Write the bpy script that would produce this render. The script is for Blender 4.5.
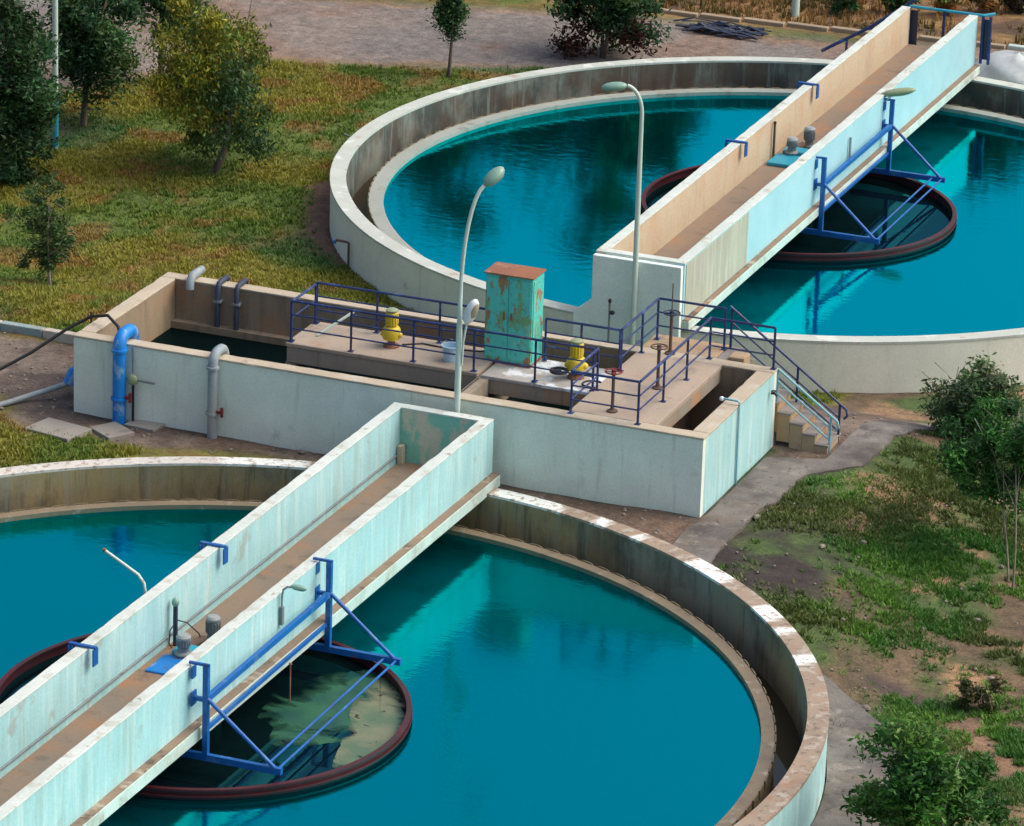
import bpy, bmesh, math, random
import numpy as np
from mathutils import Vector, Matrix, Euler

# ------------------------------------------------------------------ clear
for o in list(bpy.data.objects): bpy.data.objects.remove(o, do_unlink=True)
SC = bpy.context.scene
COL = SC.collection
PI = math.pi
random.seed(7); RNG = np.random.default_rng(11)

# ------------------------------------------------------------------ camera
# site axes: X along the long tank block, Y away from it towards the far clarifier
SITE = math.radians(20.8)
def site(v):
    c, s = math.cos(SITE), math.sin(SITE)
    return Vector((c*v[0]-s*v[1], s*v[0]+c*v[1], v[2]))
R_ = site((0.99945107, 0.01139935, 0.03110657)); U_ = site((-0.0331295, 0.34389573, 0.93842323)); F_ = site((0, 0.93893865, -0.34408461))
cam = bpy.data.cameras.new('camera'); camo = bpy.data.objects.new('camera', cam); COL.objects.link(camo)
camo.matrix_world = Matrix(((R_.x, U_.x, -F_.x, 27.3289), (R_.y, U_.y, -F_.y, -82.3256), (R_.z, U_.z, -F_.z, 33.64006), (0, 0, 0, 1)))
cam.sensor_width = 36; cam.lens = 36*4819.447/1024; cam.clip_start = 1; cam.clip_end = 3000
SC.camera = camo

# ------------------------------------------------------------------ sky, sun, exposure
SUN_EL, SUN_AZ = math.radians(50), math.radians(66)     # azimuth measured from +Y clockwise
w = bpy.data.worlds.new('World'); SC.world = w; w.use_nodes = True
nt = w.node_tree; bg = nt.nodes['Background']
sky = nt.nodes.new('ShaderNodeTexSky'); sky.sky_type = 'NISHITA'; sky.sun_disc = False
sky.sun_elevation = SUN_EL; sky.sun_rotation = SUN_AZ; sky.air_density = 1.0; sky.dust_density = 8.0; sky.ozone_density = 1.6
nt.links.new(sky.outputs[0], bg.inputs[0]); bg.inputs[1].default_value = 0.15
sl = bpy.data.lights.new('sun', 'SUN'); so = bpy.data.objects.new('sun', sl); COL.objects.link(so)
sl.energy = 0.5; sl.angle = math.radians(60); sl.color = (1.0, 0.965, 0.92)
sd = Vector((math.sin(SUN_AZ)*math.cos(SUN_EL), math.cos(SUN_AZ)*math.cos(SUN_EL), math.sin(SUN_EL)))
so.rotation_euler = (-sd).to_track_quat('-Z', 'Y').to_euler()
SC.view_settings.view_transform = 'Standard'; SC.view_settings.look = 'None'
SC.view_settings.exposure = 0.40; SC.view_settings.gamma = 1; SC.view_settings.use_curve_mapping = False
SC.render.engine = 'CYCLES'
SC.cycles.max_bounces = 6; SC.cycles.transparent_max_bounces = 12

# ------------------------------------------------------------------ materials
def newmat(name, rough=0.8):
    m = bpy.data.materials.new(name); m.use_nodes = True
    b = m.node_tree.nodes['Principled BSDF']; b.inputs['Roughness'].default_value = rough
    return m, m.node_tree, b
def pos(nt, scale=(1, 1, 1), off=(0, 0, 0)):
    g = nt.nodes.new('ShaderNodeNewGeometry'); mp = nt.nodes.new('ShaderNodeMapping')
    mp.inputs['Scale'].default_value = scale; mp.inputs['Location'].default_value = off
    nt.links.new(g.outputs['Position'], mp.inputs[0]); return mp.outputs[0]
def noise(nt, scale=1.0, vs=(1, 1, 1), detail=4, rough=0.6, off=(0, 0, 0), dist=0.0):
    n = nt.nodes.new('ShaderNodeTexNoise'); n.inputs['Scale'].default_value = scale
    n.inputs['Detail'].default_value = detail; n.inputs['Roughness'].default_value = rough; n.inputs['Distortion'].default_value = dist
    nt.links.new(pos(nt, vs, off), n.inputs['Vector']); return n.outputs[0]
def ramp(nt, src, a, b, va=0.0, vb=1.0):
    r = nt.nodes.new('ShaderNodeMapRange'); r.inputs[1].default_value = a; r.inputs[2].default_value = b
    r.inputs[3].default_value = va; r.inputs[4].default_value = vb; nt.links.new(src, r.inputs[0]); return r.outputs[0]
def mix(nt, fac, a, b, mode='MIX'):
    m = nt.nodes.new('ShaderNodeMix'); m.data_type = 'RGBA'; m.blend_type = mode
    for s, i in ((fac, 0), (a, 6), (b, 7)):
        if hasattr(s, 'links'): nt.links.new(s, m.inputs[i])
        elif i == 0: m.inputs[0].default_value = s
        else: m.inputs[i].default_value = (*s, 1)
    return m.outputs[2]
def bump(nt, b, src, strength=0.3, dist=0.02):
    n = nt.nodes.new('ShaderNodeBump'); n.inputs['Strength'].default_value = strength; n.inputs['Distance'].default_value = dist
    nt.links.new(src, n.inputs['Height']); nt.links.new(n.outputs[0], b.inputs['Normal'])
def surf(name, base, var=None, layers=(), rough=0.85, bmp=0.14, bscale=6, speck=0.16, metal=0.0, attr=None):
    """base colour varied by soft noise, then layers (colour, scale, (sx,sy,sz), lo, hi, amount)"""
    m, t, b = newmat(name, rough); b.inputs['Metallic'].default_value = metal
    c = mix(t, ramp(t, noise(t, 0.9, detail=5), .35, .65), base, var or tuple(x*.82 for x in base))
    for i, (col, sc, vs, lo, hi, amt) in enumerate(layers):
        f = ramp(t, noise(t, sc, vs, detail=6, rough=.65, off=(i*7.3, i*3.1, i*1.7)), lo, hi, 0, amt)
        c = mix(t, f, c, col)
    if attr:
        for nm, col in attr:
            a = t.nodes.new('ShaderNodeAttribute'); a.attribute_name = nm
            br = t.nodes.new('ShaderNodeMath'); br.operation = 'MULTIPLY'
            t.links.new(a.outputs['Fac'], br.inputs[0]); t.links.new(ramp(t, noise(t, 7, detail=6, rough=.7), .40, .48, .12, 1), br.inputs[1])
            c = mix(t, br.outputs[0], c, col)
    if speck:
        c = mix(t, speck, c, mix(t, ramp(t, noise(t, 22, detail=3), .3, .7), (.35,)*3, (1.25,)*3), 'MULTIPLY')
    t.links.new(c, b.inputs['Base Color'])
    if bmp: bump(t, b, noise(t, bscale, detail=6), bmp, .03)
    return m
V = (4.5, 4.5, .35)
M = {}
M['white_a'] = surf('block whitewash', (.80, .88, .78), (.70, .78, .68), [((.33, .33, .25), 1.0, V, .56, .75, .5), ((.30, .30, .26), 1.3, (1, 1, 1), .60, .72, .35), ((.72, .76, .72), 2, (1, 1, 1), .55, .62, .4)])
M['white_b'] = surf('blue white paint', (.38, .66, .69), (.32, .59, .62), [((.66, .82, .78), 1.2, V, .5, .7, .6), ((.26, .46, .46), 3.2, (4.5, 4.5, .12), .52, .66, .22), ((.34, .42, .36), .9, V, .54, .68, .5), ((.30, .28, .22), .8, (1, 1, 1), .62, .68, .5), ((.10, .14, .14), 7, (1, 1, 1), .70, .73, .8)], speck=.15)
M['white_c'] = surf('parapet top paint', (.62, .69, .65), (.52, .60, .56), [((.42, .42, .34), 2.2, (1, 1, 1), .54, .64, .7), ((.30, .24, .17), 3.5, (1, 1, 1), .63, .67, .8)], speck=.2)
M['white_d'] = surf('far bridge paint', (.37, .65, .72), (.32, .59, .66), [((.40, .44, .34), 1.5, V, .63, .72, .55)], speck=.12)
M['patch_old'] = surf('old grey paint', (.44, .46, .36), (.38, .40, .33), [((.62, .64, .56), 1.3, V, .5, .65, .5), ((.22, .23, .16), 1.1, V, .55, .7, .5)])
M['white_e'] = surf('far tank whitewash', (.83, .85, .73), (.74, .76, .65), [((.42, .44, .36), .8, V, .55, .75, .4), ((.34, .25, .17), 2.5, (1, 1, 1), .66, .72, .5)])
M['tan'] = surf('tan parapet lining', (.58, .48, .33), (.52, .44, .32), [((.62, .33, .15), .9, (1, 1, 1), .5, .7, .5), ((.30, .28, .22), 1.2, V, .55, .7, .5)], speck=.2)
M['floor'] = surf('walkway floor', (.27, .19, .13), (.22, .18, .14), [((.38, .17, .07), 1.2, (1, 1, 1), .52, .68, .6), ((.10, .08, .07), 2, (1, 1, 1), .56, .7, .6)])
M['ledge'] = surf('dirty ledge', (.27, .19, .13), (.20, .15, .11), [((.45, .42, .34), 1.4, (1, 1, 1), .56, .62, .7), ((.08, .06, .05), 2.2, (1, 1, 1), .58, .66, .8)])
M['concrete'] = surf('raw concrete', (.32, .28, .21), (.27, .23, .18), [((.16, .13, .10), 1.2, V, .5, .7, .6), ((.46, .30, .18), 1.1, (1, 1, 1), .56, .68, .5)])
M['deck'] = surf('deck concrete', (.42, .34, .26), (.35, .30, .24), [((.42, .22, .12), 1.3, (1, 1, 1), .56, .7, .4), ((.20, .18, .16), 1.8, (1, 1, 1), .56, .66, .5)])
M['deck_pale'] = surf('whitened deck', (.42, .42, .40), (.33, .31, .28), [((.74, .80, .84), 1.6, (1, 1, 1), .46, .54, .9), ((.40, .24, .14), 2.4, (1, 1, 1), .6, .68, .5)])
M['slab_edge'] = surf('deck slab edge', (.33, .29, .23), (.26, .24, .20), [((.48, .26, .12), 1.0, (1, 1, .5), .52, .62, .7), ((.15, .14, .12), 1.5, V, .55, .7, .5)])
M['inner1'] = surf('near tank inner face', (.36, .27, .12), (.27, .23, .13), [((.22, .23, .19), .14, (1, 1, .3), .48, .56, .8), ((.06, .055, .042), .6, (1.2, 1.2, .8), .48, .64, .8), ((.30, .32, .26), 1.0, V, .54, .66, .5), ((.07, .06, .04), 1.3, V, .53, .66, .7), ((.30, .23, .10), .5, (1, 1, .5), .52, .62, .5)], rough=.7)
M['inner2'] = surf('far tank inner face', (.20, .24, .21), (.17, .17, .14), [((.035, .045, .042), .7, (1.2, 1.2, .8), .42, .58, .85), ((.10, .06, .038), .4, (1, 1, 1), .46, .56, .75), ((.26, .32, .29), 1.0, V, .56, .66, .5), ((.05, .045, .04), 1.4, V, .52, .64, .6)], rough=.7)
M['rim1'] = surf('near rim top', (.36, .28, .20), (.27, .21, .16), [((.46, .43, .36), 3.6, (1, 1, 1), .52, .60, .7), ((.14, .11, .09), 6, (1, 1, 1), .56, .62, .7), ((.36, .18, .11), 3.0, (1, 1, 1), .56, .64, .5)], attr=[('paint', (.80, .84, .80))])
M['rim2'] = surf('far rim top', (.52, .57, .52), (.44, .49, .44), [((.42, .30, .22), 2.0, (1, 1, 1), .60, .66, .7), ((.75, .8, .76), 2.2, (1, 1, 1), .55, .62, .5)])
M['weir'] = surf('weir crest', (.24, .19, .12), (.19, .155, .105), [((.12, .10, .08), 2.4, (1, 1, 1), .54, .66, .6), ((.42, .40, .34), 3, (1, 1, 1), .58, .66, .5)], rough=.6)
M['weir2'] = surf('pale weir crest', (.34, .38, .34), (.30, .33, .29), [((.18, .16, .12), 2.4, (1, 1, 1), .56, .66, .6)], rough=.6)
M['scallop'] = surf('weir plate', (.26, .20, .11), (.17, .13, .08), [((.10, .08, .06), 3, (1, 1, 1), .56, .66, .6)], rough=.6)
M['basin_in'] = surf('tank block inner face', (.30, .23, .15), (.24, .20, .14), [((.10, .09, .07), 1.0, V, .5, .68, .6), ((.38, .20, .10), .9, (1, 1, 1), .54, .64, .5), ((.33, .34, .30), 1, V, .6, .7, .4)])
M['block_top'] = surf('tank block rim', (.50, .44, .33), (.42, .36, .27), [((.52, .52, .46), 2, (1, 1, 1), .54, .62, .6), ((.22, .16, .11), 2.6, (1, 1, 1), .58, .68, .5)])
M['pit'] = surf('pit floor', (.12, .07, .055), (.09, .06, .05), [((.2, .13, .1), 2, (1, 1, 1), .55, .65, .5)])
M['turq_peel'] = surf('peeling turquoise wall', (.20, .56, .44), (.26, .50, .38), [((.60, .54, .42), 1.8, (1.6, 1.6, .8), .44, .52, .9), ((.05, .38, .50), 1.1, (1.5, 1.5, 1), .56, .62, .7)])
M['turq'] = surf('rusting turquoise paint', (.07, .54, .47), (.10, .62, .54), [((.34, .13, .04), 2.4, (1.4, 1.4, .8), .55, .59, .9), ((.20, .30, .06), 3.1, (1.4, 1.4, .8), .55, .60, .7), ((.05, .20, .17), 7, (2, 2, .8), .58, .64, .6), ((.30, .64, .55), 4, (1, 1, .6), .6, .7, .5)], rough=.55, speck=.1)
M['rust'] = surf('rusty steel', (.30, .12, .06), (.22, .10, .06), [((.40, .25, .18), 3, (1, 1, 1), .55, .65, .6)], rough=.8)
M['redring'] = surf('oxblood steel', (.070, .004, .009), (.045, .004, .008), [((.13, .012, .018), 3, (1, 1, .5), .57, .66, .6), ((.02, .015, .015), 2, (1, 1, 2), .5, .65, .7)], rough=.5, speck=.1)
M['blue'] = surf('blue paint', (.006, .115, .42), (.005, .09, .34), [((.004, .04, .14), 3, (1, 1, 1), .56, .66, .6), ((.16, .06, .03), 6, (1, 1, 1), .62, .66, .8), ((.10, .26, .48), 2.2, (1, 1, 1), .56, .66, .5)], rough=.45, speck=.1, bmp=.05)
M['blue2'] = surf('bright blue paint', (.004, .22, .66), (.004, .17, .54), [((.30, .45, .55), 4, (1, 1, .6), .56, .62, .6), ((.15, .07, .04), 6, (1, 1, 1), .62, .66, .8), ((.02, .08, .2), 3, (1, 1, .5), .6, .7, .5)], rough=.45, speck=.1, bmp=.05)
M['cyan'] = surf('cyan paint', (.02, .36, .50), (.02, .30, .44), [((.10, .12, .12), 4, (1, 1, 1), .6, .68, .6)], rough=.5, speck=.1, bmp=.05)
M['navy'] = surf('navy railing paint', (.014, .040, .155), (.012, .028, .11), [((.05, .12, .35), 4, (1, 1, 1), .56, .64, .7), ((.17, .07, .04), 6, (1, 1, 1), .60, .64, .85)], rough=.5, speck=.1, bmp=.05)
M['paleblue'] = surf('pale blue tube paint', (.22, .48, .56), (.18, .42, .5), rough=.5, speck=.1, bmp=.05)
M['grey'] = surf('grey steel', (.22, .25, .26), (.16, .19, .20), [((.10, .09, .08), 4, (1, 1, 1), .56, .64, .6)], rough=.55, bmp=.1)
M['greypipe'] = surf('old blue grey pipe', (.24, .32, .36), (.32, .34, .33), [((.12, .16, .2), 3, (1, 1, .4), .54, .64, .6), ((.45, .42, .36), 3, (1, 1, 1), .6, .68, .6)], rough=.6)
M['dark'] = surf('black rubber', (.018, .018, .02), rough=.6, speck=.1, bmp=.05)
M['navpipe'] = surf('dark blue pipe', (.03, .045, .09), (.02, .03, .06), [((.16, .18, .18), 3, (1, 1, .4), .58, .66, .5)], rough=.6)
M['brownsteel'] = surf('brown steel', (.13, .075, .05), (.09, .06, .05), rough=.7)
M['red'] = surf('dark red enamel', (.20, .02, .025), rough=.5, speck=.1, bmp=.05)
M['yellow'] = surf('yellow enamel', (.66, .52, .03), (.58, .44, .03), [((.30, .20, .05), 6, (1, 1, 1), .6, .66, .6)], rough=.45, speck=.1, bmp=.05)
M['polew'] = surf('pale pole paint', (.56, .70, .64), (.5, .63, .57), [((.35, .25, .12), 5, (1, 1, .6), .66, .70, .8)], rough=.5, speck=.1, bmp=.05)
M['lampgreen'] = surf('lamp head shell', (.24, .42, .33), (.20, .36, .30), rough=.4, speck=.1, bmp=0)
M['lampolive'] = surf('olive lamp shell', (.30, .36, .20), (.25, .32, .2), rough=.4, speck=.1, bmp=0)
M['lampwhite'] = surf('white lamp shell', (.75, .82, .88), (.70, .76, .82), rough=.35, speck=.05, bmp=0)
M['glass'] = surf('lamp lens', (.38, .34, .24), rough=.15, speck=0, bmp=0)
M['plasticblue'] = surf('pale blue plastic', (.45, .66, .80), (.40, .6, .74), rough=.4, speck=.1, bmp=0)
M['tarp'] = surf('white tarpaulin', (.58, .63, .62), (.5, .55, .55), [((.35, .35, .33), 2, (1, 1, 1), .58, .66, .5)], rough=.5, bmp=.5, bscale=3)
M['path'] = surf('path concrete', (.20, .185, .165), (.14, .13, .12), [((.065, .055, .052), .7, (1, 1, 1), .46, .60, .85), ((.30, .27, .23), 1.6, (1, 1, 1), .55, .64, .6), ((.15, .11, .08), 1.1, (1, 1, 1), .54, .62, .5), ((.04, .035, .03), 5, (1, 1, 1), .60, .64, .6)], speck=.4, bmp=.3)
M['slab'] = surf('pale paving slab', (.32, .30, .26), (.27, .25, .22), [((.14, .12, .10), 2, (1, 1, 1), .56, .66, .5)])
M['step'] = surf('stair concrete', (.40, .30, .19), (.34, .26, .18), [((.52, .30, .12), 1.4, (1, 1, 1), .5, .62, .6), ((.15, .12, .10), 3, (1, 1, 1), .56, .66, .6)])
M['stepgrey'] = surf('stair tread', (.27, .25, .23), (.2, .19, .18), [((.12, .1, .09), 3, (1, 1, 1), .56, .66, .6)])
M['bark'] = surf('bark', (.17, .13, .10), (.11, .085, .07), [((.05, .04, .03), 4, (2, 2, .6), .5, .6, .7)], rough=.9)
M['palebark'] = surf('pale bark', (.34, .29, .24), (.25, .2, .17), [((.12, .09, .07), 4, (2, 2, .6), .52, .6, .6)], rough=.9)

def water_mat(name, body, tint, fac, rip=.10, rough=.02, sc=3.0):
    m = bpy.data.materials.new(name); m.use_nodes = True; t = m.node_tree; t.nodes.clear()
    out = t.nodes.new('ShaderNodeOutputMaterial'); mx = t.nodes.new('ShaderNodeMixShader')
    d = t.nodes.new('ShaderNodeBsdfDiffuse'); g = t.nodes.new('ShaderNodeBsdfGlossy')
    d.inputs[0].default_value = (*body, 1); g.inputs[0].default_value = (*tint, 1); g.inputs['Roughness'].default_value = rough
    lw = t.nodes.new('ShaderNodeLayerWeight'); lw.inputs[0].default_value = .5
    bp = t.nodes.new('ShaderNodeBump'); bp.inputs['Strength'].default_value = rip; bp.inputs['Distance'].default_value = .02
    n1 = noise(t, sc, (1, 1.6, 1), detail=3, rough=.5, dist=.3)
    n2 = noise(t, .35, (1, 1, 1), detail=2)
    mm = t.nodes.new('ShaderNodeMath'); mm.operation = 'MULTIPLY'; t.links.new(n1, mm.inputs[0]); t.links.new(ramp(t, n2, .35, .65, .25, 1), mm.inputs[1])
    t.links.new(mm.outputs[0], bp.inputs['Height'])
    for s in (g,): t.links.new(bp.outputs[0], s.inputs['Normal'])
    f = ramp(t, lw.outputs['Facing'], 0, 1, fac*.25, fac)
    t.links.new(f, mx.inputs[0]); t.links.new(d.outputs[0], mx.inputs[1]); t.links.new(g.outputs[0], mx.inputs[2])
    t.links.new(mx.outputs[0], out.inputs[0]); return m
M['water'] = water_mat('clarifier water', (.0, .026, .034), (.0, .64, .72), .90, rip=.30, rough=.11)
M['water2'] = water_mat('far clarifier water', (.0, .020, .028), (.0, .72, .82), .95, rip=.20, rough=.06)
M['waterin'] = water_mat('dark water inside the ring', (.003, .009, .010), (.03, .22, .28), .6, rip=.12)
M['channel'] = water_mat('channel water', (.07, .05, .028), (.25, .3, .3), .35, rip=.03)
M['basinwater'] = water_mat('block water', (.003, .008, .009), (.06, .13, .14), .35, rip=.03)

def leaf_mat(name):
    m, t, b = newmat(name, .55)
    a = t.nodes.new('ShaderNodeAttribute'); a.attribute_name = 'tint'
    t.links.new(a.outputs['Color'], b.inputs['Base Color'])
    b.inputs['Specular IOR Level'].default_value = .3
    tr = t.nodes.new('ShaderNodeBsdfTranslucent'); t.links.new(a.outputs['Color'], tr.inputs[0])
    mx = t.nodes.new('ShaderNodeMixShader'); mx.inputs[0].default_value = .25
    t.links.new(b.outputs[0], mx.inputs[1]); t.links.new(tr.outputs[0], mx.inputs[2])
    t.links.new(mx.outputs[0], t.nodes['Material Output'].inputs[0]); return m
M['leaf'] = leaf_mat('leaves'); M['blade'] = leaf_mat('grass blades')

# ------------------------------------------------------------------ mesh helpers
class MB:
    def __init__(s): s.v = []; s.f = []; s.mi = []; s.cur = 0
    def add(s, vs, fs):
        n = len(s.v); s.v += [tuple(v) for v in vs]; s.f += [tuple(i+n for i in f) for f in fs]; s.mi += [s.cur]*len(fs); return s
    def box(s, x0, x1, y0, y1, z0, z1):
        return s.add([(x, y, z) for z in (z0, z1) for x, y in ((x0, y0), (x1, y0), (x1, y1), (x0, y1))],
                     [(0, 3, 2, 1), (4, 5, 6, 7), (0, 1, 5, 4), (1, 2, 6, 5), (2, 3, 7, 6), (3, 0, 4, 7)])
    def rough(s, x0, x1, y0, y1, z0, z1, j=.004, seed=1):
        r = random.Random(seed); ax = 0 if x1-x0 > y1-y0 else 1; L = (x1-x0, y1-y0)[ax]; n = max(2, int(L/.22)); vs = []; fs = []
        for i in range(n+1):
            q = i/n
            for (u, w) in ((0, 0), (1, 0), (1, 1), (0, 1)):
                du, dw = r.uniform(-j, j)+(-(.02 if u else -.02) if (w and r.random() < .07) else 0), (r.uniform(-j, 0) if w else 0)
                if ax == 0: vs.append((x0+L*q, (y1 if u else y0)+du, (z1 if w else z0)+dw))
                else: vs.append(((x1 if u else x0)+du, y0+L*q, (z1 if w else z0)+dw))
        fs = [(4*i+k, 4*i+(k+1) % 4, 4*i+4+(k+1) % 4, 4*i+4+k) for i in range(n) for k in range(4)]+[(3, 2, 1, 0), (4*n, 4*n+1, 4*n+2, 4*n+3)]
        return s.add(vs, fs)
    def bar(s, a, b, w, h=None, up=(0, 0, 1)):
        a, b = Vector(a), Vector(b); d = (b-a).normalized(); h = h or w
        u = Vector(up)
        if abs(d.dot(u)) > .98: u = Vector((0, 1, 0))
        x = d.cross(u).normalized()*(w/2); y = x.cross(d).normalized()*(h/2)
        vs = [p+q for p in (a, b) for q in (-x-y, x-y, x+y, -x+y)]
        return s.add(vs, [(0, 1, 2, 3), (7, 6, 5, 4), (0, 4, 5, 1), (1, 5, 6, 2), (2, 6, 7, 3), (3, 7, 4, 0)])
    def tube(s, pts, r, n=10, cap=True):
        pts = [Vector(p) for p in pts]; rs = r if isinstance(r, (list, tuple)) else [r]*len(pts)
        vs = []; ref = None
        for i, p in enumerate(pts):
            d = (pts[min(i+1, len(pts)-1)]-pts[max(i-1, 0)]).normalized()
            if ref is None: ref = Vector((0, 0, 1)) if abs(d.z) < .9 else Vector((1, 0, 0))
            x = (ref-d*ref.dot(d)).normalized(); y = d.cross(x); ref = x
            vs += [p+(x*math.cos(2*PI*k/n)+y*math.sin(2*PI*k/n))*rs[i] for k in range(n)]
        fs = [(i*n+k, i*n+(k+1) % n, (i+1)*n+(k+1) % n, (i+1)*n+k) for i in range(len(pts)-1) for k in range(n)]
        if cap: fs += [tuple(reversed(range(n))), tuple(range((len(pts)-1)*n, len(pts)*n))]
        return s.add(vs, fs)
    def lathe(s, prof, c=(0, 0, 0), n=24):
        vs = [(c[0]+r*math.cos(2*PI*k/n), c[1]+r*math.sin(2*PI*k/n), c[2]+z) for r, z in prof for k in range(n)]
        m = len(prof)
        fs = [(i*n+k, i*n+(k+1) % n, (i+1)*n+(k+1) % n, (i+1)*n+k) for i in range(m-1) for k in range(n)]
        if prof[0][0] > 1e-6: fs.append(tuple(reversed(range(n))))
        if prof[-1][0] > 1e-6: fs.append(tuple(range((m-1)*n, m*n)))
        return s.add(vs, fs)
    def hoop(s, r0, r1, z0, z1, n=192):      # square-section ring
        vs = [(r*math.cos(2*PI*k/n), r*math.sin(2*PI*k/n), z) for r, z in ((r0, z0), (r1, z0), (r1, z1), (r0, z1)) for k in range(n)]
        fs = [(i*n+k, ((i+1) % 4)*n+k, ((i+1) % 4)*n+(k+1) % n, i*n+(k+1) % n) for i in range(4) for k in range(n)]
        return s.add(vs, fs)
    def torus(s, c, R, r, n=24, m=8, axis='z'):
        vs = []
        for i in range(n):
            a = 2*PI*i/n
            for k in range(m):
                b = 2*PI*k/m; q = ((R+r*math.cos(b))*math.cos(a), (R+r*math.cos(b))*math.sin(a), r*math.sin(b))
                vs.append((c[0]+q[0], c[1]+q[1], c[2]+q[2]) if axis == 'z' else (c[0]+q[0], c[1]+q[2], c[2]+q[1]))
        return s.add(vs, [(i*m+k, ((i+1) % n)*m+k, ((i+1) % n)*m+(k+1) % m, i*m+(k+1) % m) for i in range(n) for k in range(m)])
    def ell(s, c, rx, ry, rz, n=16, m=10, rot=None):
        vs = []; R = rot.to_matrix() if rot else Matrix.Identity(3)
        for j in range(m+1):
            t = -PI/2+PI*j/m
            for k in range(n):
                q = R @ Vector((rx*math.cos(t)*math.cos(2*PI*k/n), ry*math.cos(t)*math.sin(2*PI*k/n), rz*math.sin(t)))
                vs.append((c[0]+q.x, c[1]+q.y, c[2]+q.z))
        return s.add(vs, [(j*n+k, j*n+(k+1) % n, (j+1)*n+(k+1) % n, (j+1)*n+k) for j in range(m) for k in range(n)])
    def build(s, name, mats, parent=None, smooth=None, bevel=0.0, loc=None, kind=None):
        me = bpy.data.meshes.new(name); me.from_pydata(s.v, [], s.f)
        for m in (mats if isinstance(mats, (list, tuple)) else [mats]): me.materials.append(m if not isinstance(m, str) else M[m])
        if s.cur or any(s.mi): me.polygons.foreach_set('material_index', s.mi)
        bm = bmesh.new(); bm.from_mesh(me); bmesh.ops.recalc_face_normals(bm, faces=bm.faces); bm.to_mesh(me); bm.free()
        if smooth:
            me.shade_smooth(); me.set_sharp_from_angle(angle=math.radians(smooth))
        o = bpy.data.objects.new(name, me); COL.objects.link(o)
        if parent: o.parent = parent
        if loc: o.location = loc
        if bevel:
            b = o.modifiers.new('bevel', 'BEVEL'); b.width = bevel; b.segments = 2; b.limit_method = 'ANGLE'; b.angle_limit = math.radians(50)
        if kind: o['kind'] = kind
        return o
def tag(o, label, cat, group=None):
    o['label'] = label; o['category'] = cat
    if group: o['group'] = group
    return o
def thing(name, label, cat, loc=(0, 0, 0), rz=0, group=None):
    o = bpy.data.objects.new(name, None); COL.objects.link(o); o.location = loc; o.rotation_euler = (0, 0, rz); o.empty_display_size = .3
    return tag(o, label, cat, group)
def copy_tree(o, parent=None):
    c = o.copy(); COL.objects.link(c); c.parent = parent
    for ch in [x for x in o.children]: copy_tree(ch, c)
    return c

# ------------------------------------------------------------------ terrain
T1 = (-5.219, -11.517); T2 = (-4.843, 20.845); RO, RI = 11.0, 10.62
def vnoise(x, y, s, seed=0):
    x = np.asarray(x, float)/s+seed*17.13; y = np.asarray(y, float)/s+seed*9.71
    xi, yi = np.floor(x), np.floor(y); fx, fy = x-xi, y-yi; fx = fx*fx*(3-2*fx); fy = fy*fy*(3-2*fy)
    def h(a, b): q = np.sin(a*127.1+b*311.7+seed*3.3)*43758.5453; return q-np.floor(q)
    return (h(xi, yi)*(1-fx)+h(xi+1, yi)*fx)*(1-fy)+(h(xi, yi+1)*(1-fx)+h(xi+1, yi+1)*fx)*fy
def fbm(x, y, s, seed=0): return sum(vnoise(x, y, s/2**k, seed+k)*.5**(k+1) for k in range(4))/.9375
def sstep(t): t = np.clip(t, 0, 1); return t*t*(3-2*t)
def ground(x, y):
    x = np.asarray(x, float); y = np.asarray(y, float)
    dx = np.maximum(np.maximum(-22-x, x-1.8), 0); dy = np.maximum(np.maximum(-2.5-y, y-5.8), 0)
    d = np.hypot(dx, dy)
    dist = np.hypot(x+5, y)
    far = sstep((dist-60)/200)*2.0*fbm(x, y, 90, 5)
    return -.15-1.0*sstep(d/4.6)+far
def poly_w(x, y, P, soft=.3):
    P = np.array(P, float); ins = np.zeros(x.shape, bool); dm = np.full(x.shape, 1e9)
    for i in range(len(P)):
        a, b = P[i], P[(i+1) % len(P)]
        c = ((a[1] > y) != (b[1] > y)) & (x < (b[0]-a[0])*(y-a[1])/(b[1]-a[1]+1e-12)+a[0]); ins ^= c
        d = b-a; t = np.clip(((x-a[0])*d[0]+(y-a[1])*d[1])/(d@d+1e-9), 0, 1); dm = np.minimum(dm, np.hypot(x-a[0]-t*d[0], y-a[1]-t*d[1]))
    return np.clip(.5+np.where(ins, dm, -dm)/(2*soft), 0, 1)
ROAD = [(-90, -10), (-45, 10), (-29, 19.5), (-25.5, 22.5), (-22.5, 28.2), (-18.1, 29.9), (-15, 31), (-10, 32.3), (0, 34), (20, 38), (60, 46), (120, 60), (120, 64), (60, 50), (20, 42.5), (-4, 38.7), (-10.5, 36.9), (-14.7, 37.2), (-23.4, 34.6), (-34, 33), (-50, 30), (-90, 25)]
YARD = [(-90, 3.9), (-15.2, 3.7), (-13.2, 3.6), (-13.2, .5), (.4, 0), (1.2, 3.4), (1.2, 4), (1.6, 6.0), (3, 9.2), (-.5, 9.6), (-1.5, 5.6), (.1, 4.5), (.1, -.3), (.9, -1.2), (.2, -2.0), (-2, -1.2), (-5.2, .1), (-10.6, -.9), (-11.4, -1.3), (-13.2, -1.0), (-14.0, -1.0), (-15.2, .2), (-30, -1), (-90, -5)]
BARE = [(-16.6, 18.9), (-16, 20.5), (-15.3, 22), (-14, 20), (-13, 14.0), (-13.6, 13.8), (-14.6, 14.6), (-15.8, 16.5)]
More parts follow.
